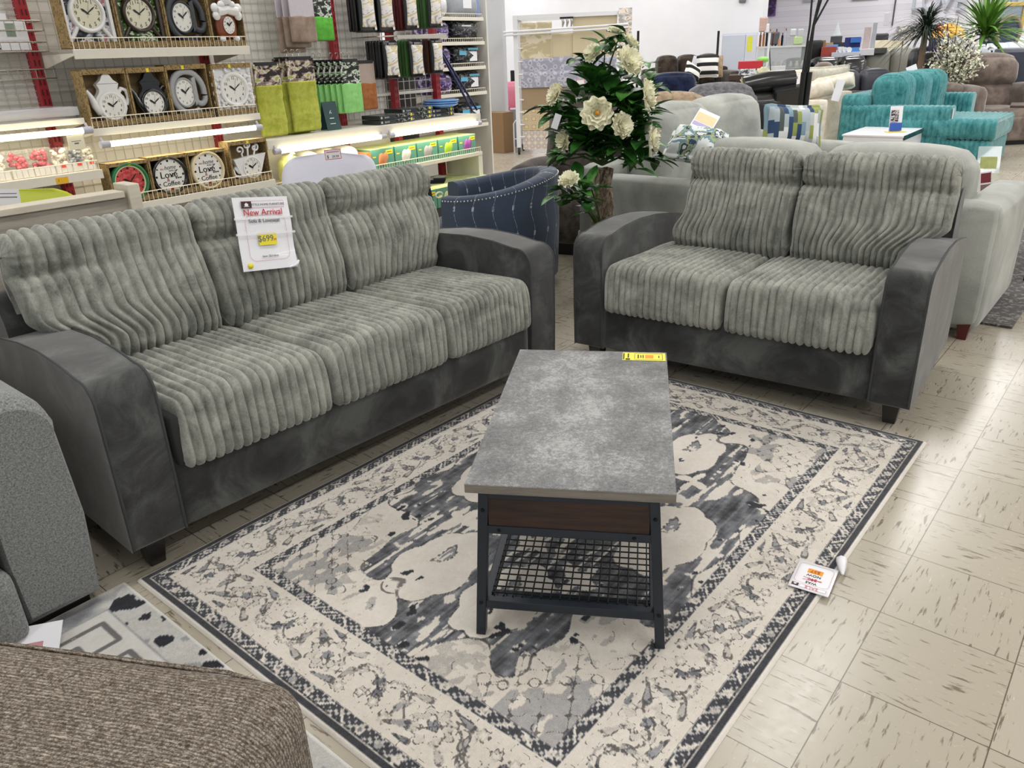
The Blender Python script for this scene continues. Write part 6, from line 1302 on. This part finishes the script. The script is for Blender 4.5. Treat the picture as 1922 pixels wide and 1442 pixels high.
# pink chair, cart, dark bag beyond the rack
t=thing('armchair','pink striped small armchair beyond the roll rack','armchair',at(964,14.0),CA); PINK=plain('c9788c',.7,vary=.12); m=M(); m.soft(-.28,.28,.12,.32,.42,.92,.09,(0,.04,.02),n=8); m.build('backrest',PINK,t); m=M(); m.soft(-.3,.3,-.35,.2,.30,.48,.07,n=8); m.build('seat',PINK,t)
for x in(-.25,.25):
    for y in(-.3,.2): m=M(); m.cyl((x,y,0),(x,y,.3),.02,n=8); m.build('leg',WM,t)
t=thing('wire_cart','white tubular cart frame beside the roll rack post','cart',onz(966,287),CA); m=M(); m.tube([(0,0,0),(0,0,.42),(.03,0,.46),(.2,0,.46),(.2,0,0)],.012,6); m.tube([(0,0,.2),(.2,0,.2)],.01,6); m.build('frame',WM,t)
stdbox('display_bin','grey low display bin behind the wire cart','bin',957,990,205,12.9,.4,plain('9b9da3',.5,vary=.06)); stdbox('bag','tall dark draped bag standing behind the pink armchair','bag',958,990,132,14.6,.2,plain('15171c',.8,vary=.1),'bag')
def post(label,px,py0,d,r=.014,col=BLK): p=atd(px,py0,d); t=thing('post',label,'post',(p.x,p.y,0)); m=M(); m.cyl((0,0,.03),(0,0,p.z),r,n=8); m.build('pole',col,t); m=M(); m.lathe([(.005,0),(.12,0),(.12,.03),(.005,.035)],18); m.build('base',BLK,t)
post('slim black post against the white wall right of the flowering tree',1198,58,13.2,.02); post('slim dark post against the white wall behind the zigzag pillow',1349,58,14.0,.02)

# white cabinet with yellow note
t=slab('cabinet','tall white two door cabinet with a yellow note by the wall corner','cabinet',1351,1416,62,145,15.2,.5,plain('d3d8e4',.45,vary=.01),'body',0); w_,h_=t['w'],t['h']
m=M(); m.box(.01,w_*.66,-.015,0,.05,h_-.03); d_=m.build('door',plain('cfd5e3',.45,vary=.01),t,bev=.004); m=M(); m.box(w_*.67,w_-.01,-.015,0,.05,h_-.03); m.build('door',plain('d7dbe6',.45,vary=.01),t,bev=.004); m=M(); m.box(w_*.58,w_*.6,-.03,-.015,h_*.42,h_*.5); m.build('handle',CHROME,d_)
m=M(); m.box(w_*.72,w_*.86,-.018,-.0155,h_-.30,h_-.06); m.build('yellow_note',plain('e3e24a',.6,vary=.05),t)
def wslab(name,label,cat,px0,px1,py0,py1,X,thick,mat,part,bev=.004):
    a=onx(px0,py1,X); b=onx(px1,py1,X); tp=onx((px0+px1)/2,py0,X); t=thing(name,label,cat,(X-thick,a[1],a[2]),-PI/2); m=M(); m.box(0,a[1]-b[1],0,thick,0,tp[2]-a[2]); m.build(part,mat,t,bev=bev); return t
XF,XB=20.498,14.898
# wall poster and small disc
wslab('poster','dark purple framed poster high on the wall corner','poster',1424,1455,-30,32,XF,.05,mot('purple_poster',[(0,lin('2b1a38')),(.5,lin('4a2d66')),(.56,lin('6a4a8c'))],8,.4),'canvas'); 
wslab('wall_ornament','small dark round ornament at the top of the white wall','ornament',1388,1401,-8,6,XB,.05,plain('6b6f74',.5),'disc',bev=.02); wslab('wall_ornament','grey geometric ornament at the top behind the arc lamp','ornament',1508,1530,-12,5,XF,.05,plain('a9abb2',.5,vary=.2),'disc',bev=.02); wslab('picture_frame','dark edged frame cut off at the top of the brick wall','picture',1600,1650,-40,1,XF,.05,plain('7a7c80',.5),'frame')
# glass showcase with bottles
GLS=glass('dfe8e8',.03,.3)
t=slab('display_case','glass showcase counter with perfume bottles on top','display case',1417,1507,86,140,15.2,.6,GLS,'glass_body',0); w_,h_=t['w'],t['h']
m=M(); m.box(-.01,w_+.01,-.02,.6,h_-.03,h_); m.build('top',plain('cfd4d2',.3,vary=.03),t); m=M(); m.box(0,w_,.02,.58,.0,h_*.55); m.build('cabinet_base',plain('6c7570',.5,vary=.05),t); m=M(); m.box(.02,w_-.02,.1,.5,h_*.72,h_*.73); m.build('shelf',GLS,t)
top_z=h_; rr=random.Random(5)
BC=[plain('8a4a28',.2,vary=0),plain('d98c4a',.2,vary=0),plain('1d1d22',.2,vary=0),plain('b8bcc4',.15,vary=0),plain('5a2a22',.2,vary=0)]
for k in range(9):
    x=.04+.052*k; t2=thing('bottle','perfume bottle on the showcase, %s from the left'%['first','second','third','fourth','fifth','sixth','seventh','eighth','ninth'][k],'bottle',tuple(t.matrix_basis@Vector((x,.12+.1*(k%2),top_z))),0,'perfume bottles'); h=rr.uniform(.10,.24); m=M(); m.box(-.018,.018,-.015,.015,0,h); m.build('body',BC[k%5],t2,bev=.005); m=M(); m.cyl((0,0,h),(0,0,h+.04),.009,n=8); m.build('cap',BC[(k+2)%5],t2)
for k in range(8):
    t2=thing('bottle','small silver bottle inside the showcase, %s from the left'%['first','second','third','fourth','fifth','sixth','seventh','eighth'][k],'bottle',tuple(t.matrix_basis@Vector((.08+.1*k,.25,top_z*.73))),0,'bottles inside the showcase'); m=M(); m.lathe([(.002,0),(.03,.0),(.035,.05),(.02,.09),(.02,.11),(.002,.11)],10); m.build('body',BC[3] if k%3 else plain('cfcab4',.3),t2)
for k,(px0,px1,py0,py1,mt,lab) in enumerate(((1424,1440,32,60,plain('c9a9a0',.4,vary=.3),'pale figurine on the perfume shelf below the purple poster'),(1434,1443,44,62,plain('e6e6ea',.3),'white bottle tower beside the pale figurine'),(1444,1462,60,84,plain('54565c',.4,vary=.3),'dark ornament stand on the showcase'),(1488,1506,68,84,plain('b7cc98',.4,vary=.3),'light green gift box at the right of the showcase'),(1482,1494,54,68,plain('c9ccd0',.3,vary=.1),'clear vase on the light green gift box'),(1496,1508,54,70,plain('bfc3c6',.3,vary=.1),'second clear vase right of the first'))): slab('ornament' if k<3 else 'gift_box' if k==3 else 'vase',lab,'ornament',px0,px1,py0,py1,15.3,.15,mt,'body',bev=.02)
t=thing('easel_stand','white slanted easel pole in front of the showcase','easel',at(1440,13.6)); p=atd(1445,62,13.6); q=atd(1438,130,13.6); m=M(); m.tube([(q.x-t.location.x,q.y-t.location.y,0),(p.x-t.location.x,p.y-t.location.y,p.z)],.02,8); m.build('white_pole',WM,t); p2=atd(1462,130,13.6); m=M(); m.tube([(p.x-t.location.x,p.y-t.location.y,p.z-.1),(p2.x-t.location.x,p2.y-t.location.y,0)],.008,6); m.build('black_leg',BLK,t)
stdbox('monitor','black edged screen standing before the showcase','screen',1442,1474,124,13.8,.05,plain('d8d9de',.4),'panel'); p=atd(1432,112,13.0); t=thing('artificial_flower','light green flower top beside the red package','artificial flower',tuple(p)); m=M(); m.ell((0,0,0),(.09,.09,.045),12,8); m.build('bloom',plain('8fcf6a',.6,vary=.1),t); m=M(); m.cyl((0,0,0),(0,0,-p.z),.008,n=6); m.build('stem',STEM,t)
# dark rounded chair head and the shelves of goods
t=thing('office_chair','black office chair with a tall rounded headrest beyond the black sofa','chair',at(1529,18.0),CA); m=M(); m.soft(-.17,.17,0,.1,1.0,1.40,.16,(0,.02,0),n=10); m.build('headrest',plain('0d0e12',.7,vary=.2),t); m=M(); m.soft(-.25,.25,0,.12,.5,1.0,.06,n=8); m.build('backrest',LEATH,t); m=M(); m.soft(-.26,.26,-.5,.05,.42,.52,.04,n=8); m.build('seat',LEATH,t); m=M(); m.cyl((0,-.2,.05),(0,-.2,.42),.03,n=10); m.build('post',BLK,t); m=M(); m.lathe([(.005,0),(.3,0),(.3,.04),(.005,.06)],20,0,(0,-.2,0)); m.build('base',BLK,t)
stdbox('speaker','tall dark floor speaker right of the showcase','speaker',1505,1516,84,15.6,.3,plain('33353a',.5),'cabinet'); stdbox('display_shelf','long white shelf counter of boxed goods below the brick wall','shelf',1518,1700,98,18.6,.6,plain('c9c7c4',.5,vary=.04),'body')
for k,(px0,px1,py0,py1,d,mt,lab,nm) in enumerate(((1524,1548,76,98,18.7,CARD,'brown cardboard carton left of the printed boxes','cardboard_box'),(1548,1562,80,98,18.8,plain('c19a68',.7),'small tan carton beside the brown one','cardboard_box'),(1540,1568,88,108,17.9,plain('a9483a',.4,vary=.3),'red and blue printed toy box on the long shelf','toy_box'),(1550,1572,84,94,18.2,plain('6f9fd6',.4,vary=.2),'pale blue lid box behind the red toy box','toy_box'),(1548,1586,80,88,18.9,plain('2d2f36',.4,vary=.1),'black flat boxed set in the goods row','box'),(1558,1580,68,80,18.9,plain('4a4c50',.4,vary=.1),'dark grey case with a handle in the goods row','box'),(1584,1614,70,90,18.9,plain('23306e',.35,vary=.15),'dark blue printed box in the goods row','box'),(1596,1616,71,80,18.7,plain('3f78c8',.35,vary=.1),'bright blue box on the dark blue one','box'),(1572,1612,90,98,17.9,plain('4f88cf',.3,vary=.2),'blue topped gas stove box with three knobs','box'),(1560,1612,98,107,17.8,plain('d4dae4',.3,vary=.05),'white stove body below the blue top','box'),(1612,1640,92,104,18.0,plain('e0e0e2',.4,vary=.03),'white flat box right of the stove','box'),(1640,1664,90,100,18.0,plain('4a4c4a',.4,vary=.1),'dark small appliance right of the white flat box','box'))): slab(nm,lab,'box',px0,px1,py0,py1,d,.35,mt,'carton')
for k in range(3): p=atd(1577+8*k,93.5,17.88); t=thing('stove_knob','white round knob on the blue stove box, %s of three'%['left','middle','right'][k],'knob',tuple(p),CA,'stove knobs'); m=M(); m.cyl((0,-.03,0),(0,.01,0),.05,n=14); m.build('knob',WM,t)
p=atd(1570,66,18.8); t=thing('glass_cone','clear glass cone ornament on the dark grey case','ornament',tuple(p)); m=M(); m.lathe([(.10,0),(.07,.05),(.015,.22),(.001,.25)],16); m.build('cone',GLS,t)
for k,(px0,px1,py0,py1,lab) in enumerate(((1618,1631,51,92,'tall clear glass cabinet beyond the blue boxes'),(1633,1641,43,92,'slim silver framed mirror beside the glass cabinet'))): slab('glass_cabinet' if k==0 else 'mirror',lab,'cabinet' if k==0 else 'mirror',px0,px1,py0,py1,18.3,.2,plain('c4b4b0',.2,vary=.3) if k==0 else plain('c9ccd0',.1,.5),'body',0)
stdbox('headboard','pale lit headboard below the brick wall','headboard',1636,1700,75,19.4,.1,plain('e6dcc0',.6,vary=.03),'panel'); stdbox('headboard','black bed headboard with a curved top left of the plastic wrapped lamp','headboard',1636,1668,63,19.7,.1,plain('2b2b30',.5),'panel',bev=.03)
p=atd(1695,76,15.6); t=thing('table_lamp','lamp with a plastic wrapped drum shade left of the palm','lamp',(p.x,p.y,0)); m=M(); m.lathe([(.17,p.z),(.125,p.z+.22)],20); m.build('lamp_shade',mot('wrapped_shade',[(0,lin('77736f')),(.45,lin('a8a4a0')),(.53,lin('e2e0de'))],14,.15),t); m=M(); m.cyl((0,0,.03),(0,0,p.z+.1),.012,n=8); m.build('stem',CHROME,t); m=M(); m.lathe([(.005,0),(.14,0),(.14,.03),(.005,.035)],20); m.build('base',CHROME,t)
slab('glass_table','glass topped chrome side table behind the palm trunk','table',1668,1722,88,90,14.6,.5,GLS,'glass_top'); wslab('thermostat','small dark panel on the brick wall','wall panel',1659,1668,24,48,XB,.05,plain('d0d0d8',.4),'body'); wslab('wire_conduit','dark conduit line up the brick wall','conduit',1674,1676,-40,48,XF,.05,plain('4a4650',.5),'pipe')
# plants at the right
def spiky(label,px,pyb,pyt,d,n,L,col,seed,trunk=True,bend=.5,w=.022):
    p=atd(px,pyb,d); q=atd(px,pyt,d); t=thing('artificial_plant',label,'artificial plant',(p.x,p.y,0)); rr=random.Random(seed); m=M()
    for k in range(n):
        a=rr.random()*6.283; el=rr.uniform(-.25,1.35); Lk=L*rr.uniform(.7,1.1); dr=Vector((math.cos(a)*math.cos(el),math.sin(a)*math.cos(el),math.sin(el))); o=Vector((0,0,q.z+rr.uniform(-.08,.08))); s=dr.cross(Vector((0,0,1))).normalized(); V=[]
        for i in range(6):
            u=i/5; c=o+dr*Lk*u+Vector((0,0,-bend*Lk*u*u)); ww=w*(1-u)**.6*(.4+min(1,u*4)*.6); V+=[c-s*ww,c+Vector((0,0,ww*.3)),c+s*ww]
        m.add(V,[(3*i+j,3*i+j+1,3*i+j+4,3*i+j+3) for i in range(5) for j in range(2)],0,True)
    m.build('leaves',col,t)
    if trunk: m=M(); m.tube([(0,0,.1),(.02,0,q.z*.5),(0,0,q.z)],[.05,.045,.04],10); m.build('trunk',plain('86705f',.8,vary=.3,scale=60),t)
    m=M(); m.lathe([(.01,0),(.13,0),(.16,.26),(.14,.26),(.13,.2),(.01,.2)],20); m.build('pot',BLK,t); return t
DKLEAF=plain('27352a',.5,vary=.3); BRLEAF=plain('5e8a34',.45,vary=.35)
spiky('palm like dracaena with dark spiky leaves and brown trunk behind the teal sectional',1726,130,55,13.2,260,.66,DKLEAF,3,True,.55,.013)
spiky('bright green palm fronds at the upper right behind the blossoms',1832,150,62,14.2,110,.85,BRLEAF,8,False,.30,.034)
p=atd(1782,150,12.9); t=thing('artificial_tree','white blossom branches in a tall spray in front of the brown recliners','artificial plant',(p.x,p.y,0)); rr=random.Random(12); br=M(); bl=M()
for k in range(26):
    a=rr.random()*6.283; sp_=rr.uniform(.05,.42); hgt=rr.uniform(1.0,1.62); tip=Vector((math.cos(a)*sp_,math.sin(a)*sp_,hgt)); P=[Vector((0,0,.3)),Vector((tip.x*.25,tip.y*.25,.75)),tip]; br.tube(P,[.012,.008,.004],5)
    for j in range(36):
        u=rr.uniform(.30,1.0); c=(P[1].lerp(P[2],(u-.3)/.7))+Vector((rr.gauss(0,.04),rr.gauss(0,.04),rr.gauss(0,.035))); 
        for q in range(3): d=Vector((rr.gauss(0,1),rr.gauss(0,1),rr.gauss(0,1))).normalized(); leaf(bl,c,d,(0,.1,1),.036,.03,.1)
br.build('branches',plain('2a2420',.8),t); bl.build('blossoms',plain('ecebd8',.7,vary=.10,scale=18),t); m=M(); m.lathe([(.01,0),(.12,0),(.15,.3),(.13,.3),(.12,.22),(.01,.22)],20); m.build('pot',BLK,t)
p=atd(1862,95,14.6); t=thing('artificial_flower','small white blooms beside the green fronds','artificial flower',(p.x,p.y,0)); m=M(); rr=random.Random(4)
for k in range(40): c=Vector((rr.gauss(0,.12),rr.gauss(0,.1),p.z+rr.gauss(.0,.12))); leaf(m,c,(rr.gauss(0,1),rr.gauss(0,1),.4),(0,0,1),.06,.05)
m.build('blooms',plain('e6ece6',.6),t); m=M(); m.cyl((0,0,0),(0,0,p.z),.012,n=6); m.build('stem',STEM,t)
# stained lamp, mirrors, wall letters and discs
p=atd(1778,70,15.2); t=thing('table_lamp','lit orange and red domed glass lamp behind the blossoms','lamp',(p.x,p.y,0)); zt=atd(1778,44,15.2).z; m=M(); m.lathe([(.25,p.z),(.22,p.z+.10),(.12,zt-.03),(.02,zt)],24); m.build('lamp_shade',glow('f2a63a',.8,'lit_glass'),t); m=M(); m.cyl((0,0,.02),(0,0,p.z),.02,n=8); m.build('stem',plain('5a3a22',.5),t); m=M(); m.lathe([(.005,0),(.16,0),(.16,.03),(.005,.04)],20); m.build('base',plain('5a3a22',.5),t)
slab('lamp_stand','curved dark red lamp neck beside the orange lamp','lamp',1753,1768,46,70,15.4,.2,plain('9a2f3a',.4,vary=.2),'shade',bev=.03)
def frame_oval(label,px,py,d,rw,rh,fmat,gmat,rim=.035,sq=False):
    p=atd(px,py,d); t=thing('mirror',label,'mirror',tuple(p),CA); m=M()
    if sq:
        for a in((-rw,-rw+rim,-rh,rh),(rw-rim,rw,-rh,rh),(-rw,rw,-rh,-rh+rim),(-rw,rw,rh-rim,rh)): m.box(a[0],a[1],-.03,.03,a[2],a[3])
        m.build('frame',fmat,t,bev=.008); m=M(); m.box(-rw+rim,rw-rim,0,.01,-rh+rim,rh-rim); m.build('glass',gmat,t)
    else: annul(m,0,0,rw-rim,rw,-.03,.03,sq=rh/rw); m.build('frame',fmat,t); m=M(); disc(m,0,0,rw-rim*.8,(rh-rim*.8*rh/rw),0,.01); m.build('glass',gmat,t)
    m=M(); m.box(-rw*.6,rw*.6,.02,.05,-p.z,-rh*.8); m.build('stand',plain('6a5a4c',.6),t); return t
GOLD=plain('c7a860',.35,.4,vary=.1); MGL=plain('aab4c4',.08,.6,vary=.1); DGL=plain('4f5a6c',.1,.5,vary=.1)
frame_oval('gold square framed mirror leaning on the brick wall',1886,47,19.2,.36,.40,GOLD,MGL,.07,True); frame_oval('brown carved oval mirror at the right edge',1893,62,18.4,.24,.32,plain('7a6a5c',.5,vary=.15),DGL,.06); frame_oval('dark navy arched mirror left of the brown oval one',1862,66,18.7,.22,.34,plain('2b3350',.4),DGL,.05)
for k,c in enumerate('LOVE'):
    p=Vector(onx(1722+27*k,4,20.44)); t=thing('wall_letter','large silver letter %s on the brick wall above the plants'%c,'letter',tuple(p),-PI/2); text('letter',c,.52,plain('b9bdc6',.35,.3,vary=.05),t,(0,-.03,0),(PI/2,0,0),extr=.03)
for k in range(3): p=Vector(onx(1866+26*k,-2-1.5*k,20.46)); t=thing('wall_decor','round grey wall disc at the top right, %s of three'%['left','middle','right'][k],'wall decor',tuple(p),-PI/2,'round wall discs'); m=M(); annul(m,0,0,.13,.20,-.03,.03); m.build('rim',plain('8f97a4',.4,vary=.1),t); m=M(); disc(m,0,0,.14,.14,0,.02); m.build('face',plain('b4bac4',.3,vary=.1),t)
slab('plush_toy','dark purple and red plush heap beside the palm trunk','toy',1740,1762,70,100,14.9,.3,plain('3a2a5a',.8,vary=.4),'body',bev=.05)
